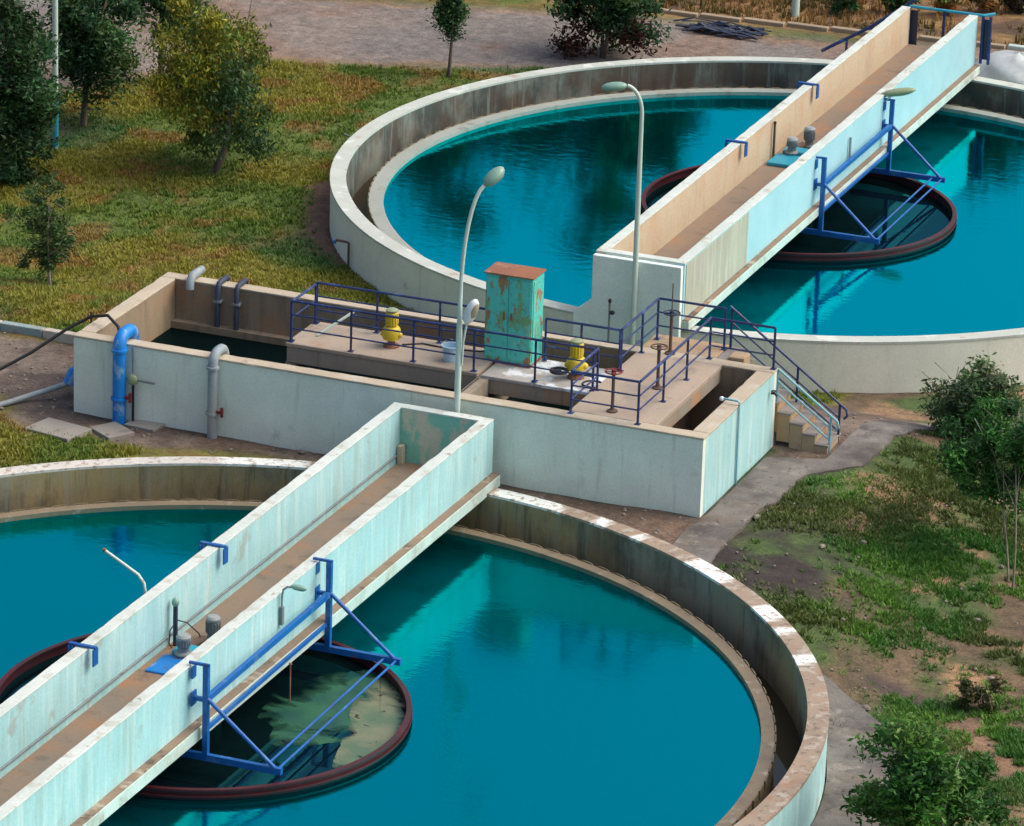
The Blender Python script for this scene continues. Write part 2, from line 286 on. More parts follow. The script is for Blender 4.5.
def zones(x, y):
    n1 = fbm(x, y, 2.4, 1); n2 = fbm(x, y, 1.1, 7); n3 = fbm(x, y, 5.5, 3)
    xw = x+(n1-.5)*.9; yw = y+(n2-.5)*.9
    road = poly_w(xw, yw, ROAD, .5); yard = poly_w(xw, yw, YARD, .2); bare = poly_w(xw, yw, BARE, .3)
    right = sstep((x+.6)/.8)*sstep((9.8-y*.25-.0*x+2)/1.0)
    right = np.where((x > -.3) & (y < 14+.6*x), 1.0, 0.0)
    beyond = sstep((y-(36.9+.11*np.maximum(x+14, 0)))/.8)*(x > -60)
    return n1, n2, n3, road, yard, bare, right, beyond
def L3(a, b, t): t = t[..., None]; return a*(1-t)+b*t
A = lambda *c: np.array(c, float)
def gcolor(x, y):
    n1, n2, n3, road, yard, bare, right, beyond = zones(x, y)
    c = L3(np.broadcast_to(A(.09, .135, .022), x.shape+(3,)), A(.165, .155, .03), sstep((n1-.38)/.2))
    c = L3(c, A(.19, .11, .04), sstep((n2-.56)/.12)*.6)
    c = L3(c, A(.025, .075, .028), sstep((n3-.52)/.12)*.6)
    # right-hand lawn: thin grass over brown and sandy soil
    r = L3(np.broadcast_to(A(.060, .105, .028), x.shape+(3,)), A(.13, .095, .058), sstep((n1-.51)/.12))
    r = L3(r, A(.27, .165, .10), sstep((n2-.56)/.08)*.8)
    r = L3(r, A(.036, .028, .027), np.clip(np.exp(-(((x-2.0)/1.4)**2+((y+1.2)/1.6)**2))*2.6, 0, 1)*sstep((n2-.22)/.2))
    r = L3(r, A(.060, .048, .046), np.clip(np.exp(-(((x-5.4)/1.5)**2+((y+4.6)/.8)**2))*1.4, 0, 1)*sstep((n2-.3)/.25))
    r = L3(r, A(.36, .225, .12), np.clip(np.exp(-(((x-6.0)/.8)**2+((y+3.1)/.7)**2))*1.7, 0, 1)*sstep((n2-.33)/.2))
    r = L3(r, A(.36, .24, .13), np.clip(np.exp(-(((x-8.3)/1.2)**2+((y+8.6)/1.0)**2))*1.7, 0, 1)*sstep((n2-.33)/.2))
    r = L3(r, A(.30, .17, .10), np.clip(np.exp(-(((x-3.4)/1.0)**2+((y-2.5)/.8)**2))*1.2, 0, 1)*sstep((n2-.42)/.15))
    c = L3(c, r, right)
    s = L3(np.broadcast_to(A(.24, .14, .065), x.shape+(3,)), A(.10, .065, .04), sstep((n1-.45)/.15)); s = L3(s, A(.32, .20, .07), sstep((n2-.5)/.15)*.7)
    c = L3(c, s, beyond)
    rd = L3(np.broadcast_to(A(.215, .20, .19), x.shape+(3,)), A(.165, .172, .178), sstep((n3-.45)/.15)); rd = L3(rd, A(.20, .13, .10), sstep((n1-.54)/.12)*.6)
    edge = np.clip((1-np.abs(road-.75)*3), 0, 1); rd = L3(rd, A(.27, .17, .11), edge*.8)
    c = L3(c, rd, sstep(road))
    yd = L3(np.broadcast_to(A(.155, .105, .075), x.shape+(3,)), A(.10, .078, .066), sstep((n1-.42)/.15)); yd = L3(yd, A(.24, .20, .16), sstep((n2-.58)/.08)*.6)
    c = L3(c, yd, sstep(yard)); c = L3(c, A(.15, .085, .06), sstep(bare))
    return c
def axis(lo, hi, step, far, grow=1.35):
    a = list(np.arange(lo, hi+1e-6, step)); s = step; x = hi; b = []
    while x < far: s *= grow; x += s; b.append(x)
    s = step; x = lo; c = []
    while x > -far: s *= grow; x -= s; c.append(x)
    return np.array(c[::-1]+a+b)
gx = axis(-34, 14, .2, 1400); gy = axis(-26, 48, .2, 1400)
X, Y = np.meshgrid(gx, gy); Z = ground(X, Y)+(fbm(X, Y, 1.3, 20)-.5)*.09*(np.hypot(X+5, Y) < 60)
inside = (np.hypot(X-T1[0], Y-T1[1]) < 10.82) | (np.hypot(X-T2[0], Y-T2[1]) < 10.82) | ((X > -13.3) & (X < -.12) & (Y > .12) & (Y < 4.25))
Z = np.where(inside, -4.5, Z)
nx, ny = len(gx), len(gy)
verts = np.stack([X, Y, Z], -1).reshape(-1, 3)
ii = np.arange(nx*ny).reshape(ny, nx); F = np.stack([ii[:-1, :-1], ii[:-1, 1:], ii[1:, 1:], ii[1:, :-1]], -1).reshape(-1, 4)
def npmesh(name, verts, faces, mat, k, tint=None, smooth=False):
    me = bpy.data.meshes.new(name); n = len(verts); m = len(faces)
    me.vertices.add(n); me.vertices.foreach_set('co', np.ascontiguousarray(verts, dtype=np.float32).ravel())
    me.loops.add(m*k); me.loops.foreach_set('vertex_index', np.ascontiguousarray(faces, dtype=np.int32).ravel())
    me.polygons.add(m); me.polygons.foreach_set('loop_start', np.arange(0, m*k, k, dtype=np.int32))
    me.polygons.foreach_set('loop_total', np.full(m, k, dtype=np.int32))
    me.update(calc_edges=True)
    if tint is not None:
        a = me.color_attributes.new('tint', 'FLOAT_COLOR', 'POINT')
        a.data.foreach_set('color', np.ascontiguousarray(np.concatenate([tint, np.ones((n, 1))], 1), dtype=np.float32).ravel())
    me.materials.append(mat)
    if smooth: me.polygons.foreach_set('use_smooth', np.ones(m, bool))
    return me
gm, t, b = newmat('ground soil', .95)
a = t.nodes.new('ShaderNodeAttribute'); a.attribute_name = 'tint'
c = mix(t, .75, a.outputs['Color'], mix(t, ramp(t, noise(t, 3.2, detail=8, rough=.75), .32, .68), (.35, .35, .37), (1.55, 1.5, 1.4)), 'MULTIPLY')
c = mix(t, .5, c, mix(t, ramp(t, noise(t, 17, detail=4, rough=.7), .35, .65), (.4, .4, .4), (1.5, 1.5, 1.5)), 'MULTIPLY')
t.links.new(c, b.inputs['Base Color']); bump(t, b, noise(t, 7, detail=8, rough=.7), .7, .06)
me = npmesh('ground', verts, F, gm, 4, gcolor(X, Y).reshape(-1, 3), True)
go = bpy.data.objects.new('ground', me); COL.objects.link(go); go['kind'] = 'structure'

def ribbon(name, left, right, mat, h=.06, step=.12):
    def res(P, n):
        P = np.array(P, float); s = np.r_[0, np.cumsum(np.hypot(*np.diff(P, axis=0).T))]; q = np.linspace(0, s[-1], n)
        return np.stack([np.interp(q, s, P[:, 0]), np.interp(q, s, P[:, 1])], -1)
    n = max(int(np.hypot(*np.diff(np.array(left), axis=0).T).sum()/step), 2); m = 9
    a, b = res(left, n), res(right, n); b = b+np.stack([fbm(b[:, 0], b[:, 1], .9, 61)-.5, fbm(b[:, 0], b[:, 1], .9, 67)-.5], -1)*.42; T = np.linspace(0, 1, m)
    G = a[:, None]*(1-T[None, :, None])+b[:, None]*T[None, :, None]
    Zt = ground(G[..., 0], G[..., 1])+h; mb = MB()
    vs = [(G[i, j, 0], G[i, j, 1], Zt[i, j]) for i in range(n) for j in range(m)]
    mb.add(vs, [(i*m+j, i*m+j+1, (i+1)*m+j+1, (i+1)*m+j) for i in range(n-1) for j in range(m-1)])
    for j in (0, m-1):
        mb.add([(G[i, j, 0], G[i, j, 1], Zt[i, j]-dz) for i in range(n) for dz in (0, h+.2)], [(2*i, 2*i+1, 2*i+3, 2*i+2) for i in range(n-1)])
    for i in (0, n-1):
        mb.add([(G[i, j, 0], G[i, j, 1], Zt[i, j]-dz) for j in range(m) for dz in (0, h+.2)], [(2*j, 2*j+1, 2*j+3, 2*j+2) for j in range(m-1)])
    return mb.build(name, mat, kind='structure', smooth=50)
ribbon('path', [(3.0, 10.2), (1.3, 7.8), (1.25, 4.0), (.12, 3.6), (.12, .3), (.0, -.9), (.05, -1.85)], [(3.9, 10.6), (2.2, 7.0), (2.1, 4.1), (1.15, 3.0), (.95, .6), (.9, -1.0), (1.2, -2.9)], 'path')
ang = [math.radians(q) for q in range(40, -48, -4)]
ribbon('path', [(T1[0]+11.02*math.cos(q), T1[1]+11.02*math.sin(q)) for q in ang],
       [(T1[0]+(11.1+1.6*min(1, (40-math.degrees(q))/20+.02))*math.cos(q), T1[1]+(11.1+1.6*min(1, (40-math.degrees(q))/20+.02))*math.sin(q)) for q in ang], 'path', .06)
# loose paving slabs at the left
for k, (px, py, a, w_, d_) in enumerate([(-13.2, -1.15, .1, 1.15, .75), (-12.2, -.75, -.25, .8, .6), (-11.75, -.1, .2, .7, .55)]):
    o = MB().box(-w_/2, w_/2, -d_/2, d_/2, -.12, .05).build('paving_slab', 'slab', bevel=.015, loc=(px, py, float(ground(px, py))+.02)); o.rotation_euler = (.02, -.03, a-.36)
    tag(o, ['largest pale concrete slab lying in the grass at left of the near clarifier', 'middle pale slab of the three left of the blue pipe', 'small pale slab nearest the foot of the bright blue pipe'][k], 'paving slab', 'loose slabs by the yard')
# kerb along the grass, painted blocks
mb = MB(); x = -30.0; k = 0
while x < -13.6:
    mb.cur = k % 2; mb.box(x, x+.98, 3.72, 3.92, -.3, .04); x += 1.0; k += 1
mb.build('kerb', [surf('kerb white', (.50, .50, .44), (.42, .36, .28), [((.25, .18, .12), 2, (1, 1, 1), .52, .6, .7)]), surf('kerb blue', (.22, .36, .38), (.3, .36, .34), [((.28, .2, .14), 2, (1, 1, 1), .52, .6, .7)])], bevel=.02, kind='structure')
mb = MB(); x = -24.0; k = 0
while x < 8:
    z = -1.15; y0 = 37.6+.11*max(x+14, 0)
    mb.cur = 1 if (x > -5.4 and x < -3.8) else 0; mb.box(x, x+1.15, y0, y0+.2, z-.2, z+.11); x += 1.2; k += 1
mb.build('kerb', [surf('far kerb stone', (.36, .29, .20)), M['polew']], bevel=.02, kind='structure')

# ------------------------------------------------------------------ clarifiers
WZ = -.66
def rimring(mat, c, par, white=None):
    n = 720; mb = MB().hoop(RI, RO, -.05, 0, n)
    o = mb.build('rim', mat, par, smooth=40)
    if white is not None:
        at = o.data.attributes.new('paint', 'FLOAT', 'POINT')
        vals = []
        for v in o.data.vertices:
            d = math.degrees(math.atan2(v.co.y, v.co.x)); vals.append(1.0 if any(a+.6*math.sin(v.co.length*40) <= d <= b for a, b in white) else (.55 if (d > 104 or d < -100) else 0.0))
        at.data.foreach_set('value', vals)
    return o
def clarifier(c, label, outer, inner, rimm, weirm, rw0, rw1, white):
    r = thing('clarifier_tank', label, 'settling tank', (c[0], c[1], 0), group='round clarifier tanks')
    mb = MB(); n = 192
    def cyl(R, z0, z1): mb.add([(R*math.cos(2*PI*k/n), R*math.sin(2*PI*k/n), z) for z in (z0, z1) for k in range(n)], [(k, (k+1) % n, n+(k+1) % n, n+k) for k in range(n)])
    o = MB(); 
    def wall(R, mat, name):
        m_ = MB().hoop(R, R+.19, -4.5, -.05, n); return m_.build(name, mat, r, smooth=40)
    wall(RI, inner, 'inner_wall'); m_ = MB().hoop(RI+.192, RO-.012, -4.5, -.052, n); m_.build('outer_wall', outer, r, smooth=40)
    rimring(rimm, c, r, white)
    MB().hoop(rw0, rw1, -3.5, -.57, n).build('weir_wall', weirm, r, smooth=40)
    mb = MB(); nt_ = 150
    for k in range(nt_):
        a0, a1 = 2*PI*(k+.12)/nt_, 2*PI*(k+.88)/nt_
        pr = [(a0, -.72), (a0, -.565), (a0+.25*(a1-a0), -.545), (a0+.75*(a1-a0), -.545), (a1, -.565), (a1, -.72)]
        vs = [(R*math.cos(a), R*math.sin(a), z) for R in (rw1+.005, rw1+.025) for a, z in pr]
        mb.add(vs, [tuple(range(6)), tuple(range(11, 5, -1))]+[(i, i+6, (i+1) % 6+6, (i+1) % 6) for i in range(6)])
    mb.build('weir_plate', 'scallop', r)
    MB().lathe([(0, -3.6), (rw0, -3.5), (RO-.2, -3.5), (RO-.2, -3.8), (0, -3.9)], n=64).build('tank_floor', 'inner1', r)
    MB().lathe([(.35, -3.5), (.35, .02)], n=20).build('centre_column', 'concrete', r, smooth=40)
    # scum ring
    rr = 3.66
    g = MB().hoop(rr-.03, rr, -1.6, -.50, 128); g.hoop(rr-.06, rr+.035, -.499, -.46, 128); g.hoop(rr+.001, rr+.05, -.60, -.57, 128)
    g.build('scum_ring', 'redring', r, smooth=40)
    return r
RW1 = [(83, 75.2), ]
clarifier(T1, 'nearer round clarifier with brown stained rim and white patches', M['white_b'], M['inner1'], M['rim1'], M['weir'], 9.84, 10.08,
          [(74.9, 83.2), (69.2, 71.0), (50.5, 56.5), (40.0, 43.8), (36.6, 38.0), (64, 65), (104, 113), (29, 31)])
clarifier(T2, 'farther round clarifier with whitewashed wall and pale rim', M['white_e'], M['inner2'], M['rim2'], M['weir2'], 9.74, 10.08, None)
def disc(name, c, r0, r1, z, mat, n=96):
    mb = MB()
    if r0 == 0: mb.add([(0, 0, 0)]+[(r1*math.cos(2*PI*k/n), r1*math.sin(2*PI*k/n), 0) for k in range(n)], [(0, 1+k, 1+(k+1) % n) for k in range(n)])
    else: mb.add([(r*math.cos(2*PI*k/n), r*math.sin(2*PI*k/n), 0) for r in (r0, r1) for k in range(n)], [(k, (k+1) % n, n+(k+1) % n, n+k) for k in range(n)])
    return mb.build(name, mat, loc=(c[0], c[1], z), kind='structure')
for c, wm in ((T1, 'water'), (T2, 'water2')):
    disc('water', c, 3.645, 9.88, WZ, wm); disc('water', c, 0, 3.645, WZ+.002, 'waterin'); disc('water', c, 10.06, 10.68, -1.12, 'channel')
# floating scum inside the near ring
def scum(name, label, pts, mat, z):
    n = 90; P = np.array(pts, float); rs = []
    cx, cy = P.mean(0); mb = MB(); vs = [(cx, cy, z)]
    
    for _ in range(3): N_ = np.roll(P, -1, 0); P = np.stack([P*.75+N_*.25, P*.25+N_*.75], 1).reshape(-1, 2)
    s = np.r_[0, np.cumsum(np.hypot(*np.diff(np.vstack([P, P[:1]]), axis=0).T))]; q = np.linspace(0, s[-1], n, endpoint=False)
    PX = np.interp(q, s, np.r_[P[:, 0], P[0, 0]]); PY = np.interp(q, s, np.r_[P[:, 1], P[0, 1]])
    for i in range(n):
        k = 1.22+.5*(fbm(PX[i], PY[i], .6, 3)-.5); x, y = cx+(PX[i]-cx)*k, cy+(PY[i]-cy)*k
        d = math.hypot(x-T1[0], y-T1[1]);
        if d > 3.62: x = T1[0]+(x-T1[0])*3.62/d; y = T1[1]+(y-T1[1])*3.62/d
        vs.append((x, y, z))
    mb.add(vs, [(0, 1+i, 1+(i+1) % n) for i in range(n)]); o = mb.build(name, mat); at = o.data.attributes.new('fade', 'FLOAT', 'POINT'); at.data.foreach_set('value', [1.0]+[0.0]*n); o['kind'] = 'stuff'; o['label'] = label; o['category'] = 'scum'; return o
def scum_mat(name, a_, b_, lo):
    m, t, b = newmat(name, .5)
    c = mix(t, ramp(t, noise(t, 1.3, detail=5), .4, .6), a_, b_); c = mix(t, ramp(t, noise(t, 4, detail=5), .62, .66), c, (.01, .02, .015))
    t.links.new(c, b.inputs['Base Color'])
    a = t.nodes.new('ShaderNodeAttribute'); a.attribute_name = 'fade'
    ad = t.nodes.new('ShaderNodeMath'); ad.operation = 'MULTIPLY_ADD'; t.links.new(a.outputs['Fac'], ad.inputs[0]); ad.inputs[1].default_value = .45
    t.links.new(noise(t, .9, (1, 1.4, 1), detail=6, rough=.55, dist=.8), ad.inputs[2])
    f = ramp(t, ad.outputs[0], lo+.08, lo+.26, 0, .85)
    t.links.new(f, b.inputs['Alpha']); return m
scum('scum', 'green algae scum floating under the bridge in the near ring', [(-4.2, -9.9), (-3.6, -8.8), (-2.6, -8.4), (-1.9, -9.4), (-2.3, -10.8), (-3.2, -12.0), (-3.9, -11.4)], scum_mat('green scum', (.012, .085, .06), (.03, .14, .07), .40), WZ+.006)
scum('scum', 'pale tan scum crust against the rim of the near ring', [(-2.9, -8.7), (-2.2, -9.0), (-1.5, -10.2), (-1.4, -11.6), (-1.8, -12.6), (-2.3, -12.2), (-2.5, -11.0), (-2.9, -9.9)], scum_mat('tan scum', (.20, .22, .13), (.10, .17, .10), .36), WZ+.010)

# ------------------------------------------------------------------ tank block (rectangular)
BX0, BX1, BY1, BZ = -13.42, 0.0, 4.45, 1.5
blk = thing('tank_block', 'long rectangular concrete tank block with whitewashed front between the two clarifiers', 'concrete tank', (0, 0, 0))
def wallp(name, x0, x1, y0, y1, mi, mo, side):
    # outer skin and inner skin butt together, cap on top
    m = MB()
    if side == 'x':
        h = (y0+y1)/2; a_, b_ = (y0, h-.001), (h+.001, y1)
        if y0 < 1: MB().box(x0, x1, *a_, -1.6, BZ-.05).build(name, mo, blk); MB().box(x0+.31, x1-.31, *b_, -1.6, BZ-.05).build(name, mi, blk)
        else: MB().box(x0, x1, *b_, -1.6, BZ-.05).build(name, mo, blk); MB().box(x0+.31, x1-.31, *a_, -1.6, BZ-.05).build(name, mi, blk)
    else:
        h = (x0+x1)/2
        if x0 > -1: MB().box(h+.001, x1, y0, y1, -1.6, BZ-.05).build(name, mo, blk); MB().box(x0, h-.001, y0, y1, -1.6, BZ-.05).build(name, mi, blk)
        else: MB().box(x0, h-.001, y0, y1, -1.6, BZ-.05).build(name, mo, blk); MB().box(h+.001, x1, y0, y1, -1.6, BZ-.05).build(name, mi, blk)
wallp('front_wall', BX0, BX1, 0, .30, 'basin_in', 'white_a', 'x')
wallp('rear_wall', BX0, BX1, 4.15, 4.45, 'basin_in', 'white_a', 'x')
wallp('side_wall', -.32, BX1-.002, .152, 4.298, 'basin_in', 'white_b', 'y')
wallp('side_wall', BX0+.002, BX0+.30, .152, 4.298, 'basin_in', 'white_a', 'y')
cap = MB(); cap.rough(BX0-.014, BX1+.016, -.016, .306, BZ-.048, BZ); cap.rough(BX0-.014, BX1+.016, 4.144, 4.466, BZ-.048, BZ, seed=2)
cap.rough(BX0-.014, BX0+.306, .32, 4.13, BZ-.048, BZ, seed=3); cap.rough(-.326, BX1+.016, .32, 4.13, BZ-.048, BZ, seed=4)
cap.build('wall_top', 'block_top', blk, bevel=.012)
for q in ((-5.262, -5.21, .302, 4.146, -1.5, 1.42), (-3.1, -2.9, .302, 4.146, -1.5, 1.07), (-9.43, -9.2, 1.50, 1.72, -1.5, 1.07)): MB().box(*q).build('cross_wall', 'concrete', blk)
MB().box(-5.24, -5.02, .302, 1.46, -1.5, 1.42).build('cross_wall', 'concrete', blk)
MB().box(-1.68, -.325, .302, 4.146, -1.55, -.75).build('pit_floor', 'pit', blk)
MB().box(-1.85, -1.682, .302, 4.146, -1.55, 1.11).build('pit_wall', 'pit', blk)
MB().box(BX0+.3, -1.86, 3.95, 4.145, -1.5, .62).build('inner_ledge', 'basin_in', blk)
mb = MB(); mb.add([(BX0+.28, .28, .47), (-1.86, .28, .47), (-1.86, 4.16, .47), (BX0+.28, 4.16, .47)], [(0, 1, 2, 3)]); mb.build('water', 'basinwater', kind='structure')
# decks
d = MB().box(-9.42, -5.27, 1.47, 2.95, 1.42, 1.5); o = d.build('deck_slab', 'deck', blk, bevel=.012)
MB().box(-9.40, -5.29, 1.49, 2.93, 1.08, 1.418).build('deck_beam', 'slab_edge', blk, bevel=.01)
MB().box(-5.20, -2.90, 1.50, 2.95, 1.40, 1.47).build('deck_slab', 'deck_pale', blk, bevel=.012)
MB().box(-5.18, -2.92, 1.52, 2.93, 1.10, 1.398).build('deck_beam', 'slab_edge', blk, bevel=.01)
MB().box(-2.87, -1.06, .304, 4.144, 1.40, 1.503).build('deck_slab', 'deck', blk, bevel=.012)
MB().box(-2.85, -1.08, .31, 4.14, 1.12, 1.398).build('deck_beam', 'slab_edge', blk, bevel=.01)
# landing + stairs behind the block
st = thing('concrete_stairs', 'concrete stairs with orange stained sides going down behind the tank block', 'stairs', (0, 0, 0))
MB().box(-2.9, -1.32, 4.47, 5.35, -1.4, 1.498).build('landing', 'step', st, bevel=.012)
NS = 9; run = 2.45/NS; rise = 1.65/NS
mb = MB(); tr = MB()
for k in range(NS):
    x0 = -1.318+k*run; z1 = 1.5-(k)*rise - .02
    mb.box(x0, x0+run-.002, 4.49, 5.33, max(z1-.55-rise*.4, -.5), z1-.04); tr.box(x0-.0, x0+run+.012, 4.475, 5.345, z1-.038, z1)
mb.build('flight', 'step', st, bevel=.01); tr.build('tread', 'stepgrey', st, bevel=.01)
MB().box(-1.05, -.72, 4.50, 4.90, 1.26, 1.56).build('block', 'step', st, bevel=.015)

# ------------------------------------------------------------------ railings
def railing(label, pts, h=.87, rails=(.87, .58, .29), mat='navy', posts=None, r=.022, top=.027, group='navy tube railings'):
    t = thing('railing', label, 'railing', pts[0], group=group); o0 = Vector(pts[0])
    P = [Vector(p)-o0 for p in pts]
    for i in (posts if posts is not None else range(len(P))):
        MB().tube([P[i], P[i]+Vector((0, 0, h))], r+.004, 8).box(P[i].x-.055, P[i].x+.055, P[i].y-.055, P[i].y+.055, P[i].z, P[i].z+.014).build('post', mat, t, smooth=40)
    for j, z in enumerate(rails):
        MB().tube([p+Vector((0, 0, z)) for p in P], top if j == 0 else r*.8, 8).build('rail', mat, t, smooth=40)
    return t
zz = 1.5
railing('navy railing along the front edge of the pump deck', [(x, 1.56, zz) for x in (-9.34, -8.03, -6.68, -5.38, -4.08, -2.86)])
railing('navy railing behind the yellow pump, ending at the turquoise cabinet', [(-9.34, 2.84, zz), (-8.01, 2.84, zz), (-6.64, 2.84, zz), (-5.48, 2.84, zz)])
railing('short navy end railing across the left end of the pump deck', [(-9.35, 1.62, zz), (-9.35, 2.80, zz)], rails=(.84, .5), group='navy tube railings')
railing('navy railing from the turquoise cabinet to the platform corner', [(-4.36, 2.84, zz), (-3.6, 2.84, zz), (-2.78, 2.84, zz)])
railing('navy railing on the left side of the handwheel platform, leading up to the bridge', [(-2.76, 2.88, zz), (-2.76, 4.10, zz), (-2.76, 5.02, zz)])
railing('navy railing on the near left corner of the handwheel platform', [(-2.79, 1.62, zz), (-2.79, .17, zz)])
railing('navy railing across the front of the handwheel platform', [(-2.77, .15, zz), (-1.40, .15, zz)], posts=[1], group='navy tube railings')
railing('navy railing between the handwheel platform and the open pit', [(-1.39, .19, zz), (-1.39, 1.57, zz), (-1.40, 2.97, zz), (-1.41, 4.38, zz)], posts=[1, 2, 3])
railing('navy railing across the back of the landing behind the handwheels', [(-2.74, 5.04, zz), (-1.33, 5.04, zz)], posts=[1])
railing('navy railing along the back of the open pit to the block corner', [(-1.37, 4.36, zz), (-.05, 4.36, zz)], posts=[1])
# stair rails
def stair_rail(label, y, x0, x1, z0, z1, mat, tipmat, hook=True, posts=(), rails=(0, -.3, -.58)):
    t = thing('stair_railing', label, 'railing', (x0, y, z0)); dx, dz = x1-x0, z1-z0
    for j, o in enumerate(rails):
        pts = [(0, 0, o), (dx, 0, dz+o)]
        if j == 0 and hook: pts += [(dx+.14, 0, dz-.10), (dx+.17, 0, dz-.22), (dx+.10, 0, dz-.30)]
        MB().tube(pts, .027 if j == 0 else .02, 8).build('rail', mat, t, smooth=40)
    for fx, zb in posts:
        z = z0+dz*fx; MB().tube([(dx*fx, 0, dz*fx), (dx*fx, 0, zb-z0)], .027, 8).build('post', tipmat, t, smooth=40)
    return t
stair_rail('navy handrail on the far side of the stairs, sloping from landing to ground', 5.22, -1.30, 1.12, 2.37, .66, 'navy', 'navy', posts=((0.02, 1.4), (.62, .45), (1.0, -.25)))
stair_rail('navy and pale blue handrail on the near side of the lower stairs', 4.58, -.02, 1.14, 1.44, .62, 'paleblue', 'paleblue', posts=((0.0, -.2), (1.0, -.25)), rails=(0, -.26, -.52))

# ------------------------------------------------------------------ handwheels
def handwheel(label, x, y, hgt, mat, rod=0, z=1.5):
    t = thing('valve_handwheel', label, 'valve wheel', (x, y, z), group='valve handwheels on the platform')
    MB().lathe([(.11, 0), (.11, .03), (.05, .05), (.034, .12), (.034, hgt-.05), (.05, hgt-.04), (.05, hgt)], n=14).build('pedestal', 'brownsteel', t, smooth=40)
    wz = hgt+.03
    w_ = MB().torus((0, 0, wz), .165, .015, 24, 8)
    for k in range(4): w_.bar((0, 0, wz), (.165*math.cos(k*PI/2+.4), .165*math.sin(k*PI/2+.4), wz), .022, .012)
    w_.lathe([(.045, -.02), (.045, .04)], (0, 0, wz), 10); w_.build('wheel', mat, t, smooth=40)
    if rod: MB().tube([(0, 0, wz), (0, 0, wz+rod)], .012, 6).build('spindle', 'brownsteel', t)
handwheel('dark valve handwheel with tall spindle nearest the far bridge', -2.22, 4.30, .84, 'navpipe', .62)
handwheel('brown valve handwheel in the middle of the platform', -1.75, 2.25, .84, 'brownsteel')
handwheel('red rimmed valve handwheel nearest the front of the platform', -2.09, .60, .80, 'red')

# ------------------------------------------------------------------ cabinet, pumps, bucket
cb = thing('control_cabinet', 'tall turquoise steel cabinet with rust patches standing on the deck', 'cabinet', (-4.96, 2.62, 1.47))
MB().box(-.50, .50, -.33, .30, .06, 1.86).build('body', 'turq', cb, bevel=.012)
MB().box(-.54, .53, -.37, .34, 1.863, 1.895).build('roof', 'rust', cb, bevel=.01)
MB().box(-.50, .50, -.33, .30, 0, .055).build('plinth', 'rust', cb)
for x0, x1 in ((-.47, -.01), (.01, .47)): 
    dr = MB().box(x0, x1, -.348, -.332, .12, 1.80).build('door', 'turq', cb, bevel=.004)
    MB().box(x1-.09 if x0 < 0 else x0+.05, x1-.05 if x0 < 0 else x0+.09, -.372, -.350, .95, 1.10).build('handle', 'rust', dr)
MB().box(  .502, .515, -.28, .26, .12, 1.80).build('side_panel', 'turq', cb, bevel=.004)
def pump(label, x, y, z, s=1.0):
    t = thing('pump_motor', label, 'pump', (x, y, z), group='yellow pump motors on the deck')
    MB().lathe([(.22*s, 0), (.22*s, .04), (.10*s, .06), (.10*s, .14)], n=18).build('base_flange', 'rust', t, smooth=40)
    g = MB().lathe([(.10*s, .14), (.24*s, .17), (.25*s, .24), (.25*s, .36), (.20*s, .42), (.15*s, .44)], n=22); g.ell((.2*s, 0, .27), .12*s, .10*s, .10*s, 12, 8); g.ell((-.2*s, -.05, .27), .1*s, .10*s, .09*s, 12, 8)
    g.build('gear_housing', 'yellow', t, smooth=40)
    m_ = MB().lathe([(.13*s, .44), (.165*s, .46), (.165*s, .72), (.13*s, .75)], n=20)
    for k in range(14):
        a_ = 2*PI*k/14; m_.bar((.165*s*math.cos(a_), .165*s*math.sin(a_), .48), (.165*s*math.cos(a_), .165*s*math.sin(a_), .70), .012, .03)
    m_.build('motor_body', 'yellow', t, smooth=40)
    MB().lathe([(.17*s, .752), (.175*s, .78), (.10*s, .81)], n=18).build('fan_cover', 'lampolive', t, smooth=40)
    return t
pump('yellow gear pump motor at the left part of the deck, nearer the grass', -7.42, 2.2, 1.5, .74)
p2 = pump('yellow gear pump motor with black handwheel just right of the turquoise cabinet', -3.45, 2.2, 1.47, .78)
g = MB().torus((-.28, -.22, .17), .16, .035, 20, 8); g.lathe([(.05, .13), (.05, .2)], (-.28, -.22, 0), 8); g.build('handwheel', 'dark', p2, smooth=40)
bk = thing('plastic_bucket', 'pale blue plastic bucket on the deck left of the cabinet', 'bucket', (-6.02, 1.95, 1.5))
MB().lathe([(.15, 0), (.19, .30), (.205, .31), (.205, .33), (.17, .33), (.14, .03)], n=20).build('pail', 'plasticblue', bk, smooth=40)
MB().torus((0, 0, .25), .2, .008, 20, 5, 'y').build('handle', 'lampwhite', bk)
o = MB().tube([(-9.0, 2.1, 1.52), (-8.42, 2.62, 1.96)], .03, 8).build('pvc_pipe', 'polew'); tag(o, 'short white pipe leaning on the left railing of the deck', 'pipe')
o = MB().tube([(-7.25, 2.35, 1.52), (-6.9, 2.6, 1.515), (-6.3, 2.55, 1.515), (-5.7, 2.68, 1.515), (-5.47, 2.7, 1.56)], .016, 6).build('power_cable', 'dark', smooth=60); tag(o, 'thin black cable running from the left yellow pump to the cabinet', 'cable')
# white residue on the deck by the cabinet
o = thing('valve_hose', 'coil of dark hose lying under the second yellow pump', 'hose', (-3.0, 1.95, 1.485)); MB().torus((0, 0, 0), .2, .02, 20, 6).build('coil', 'dark', o)

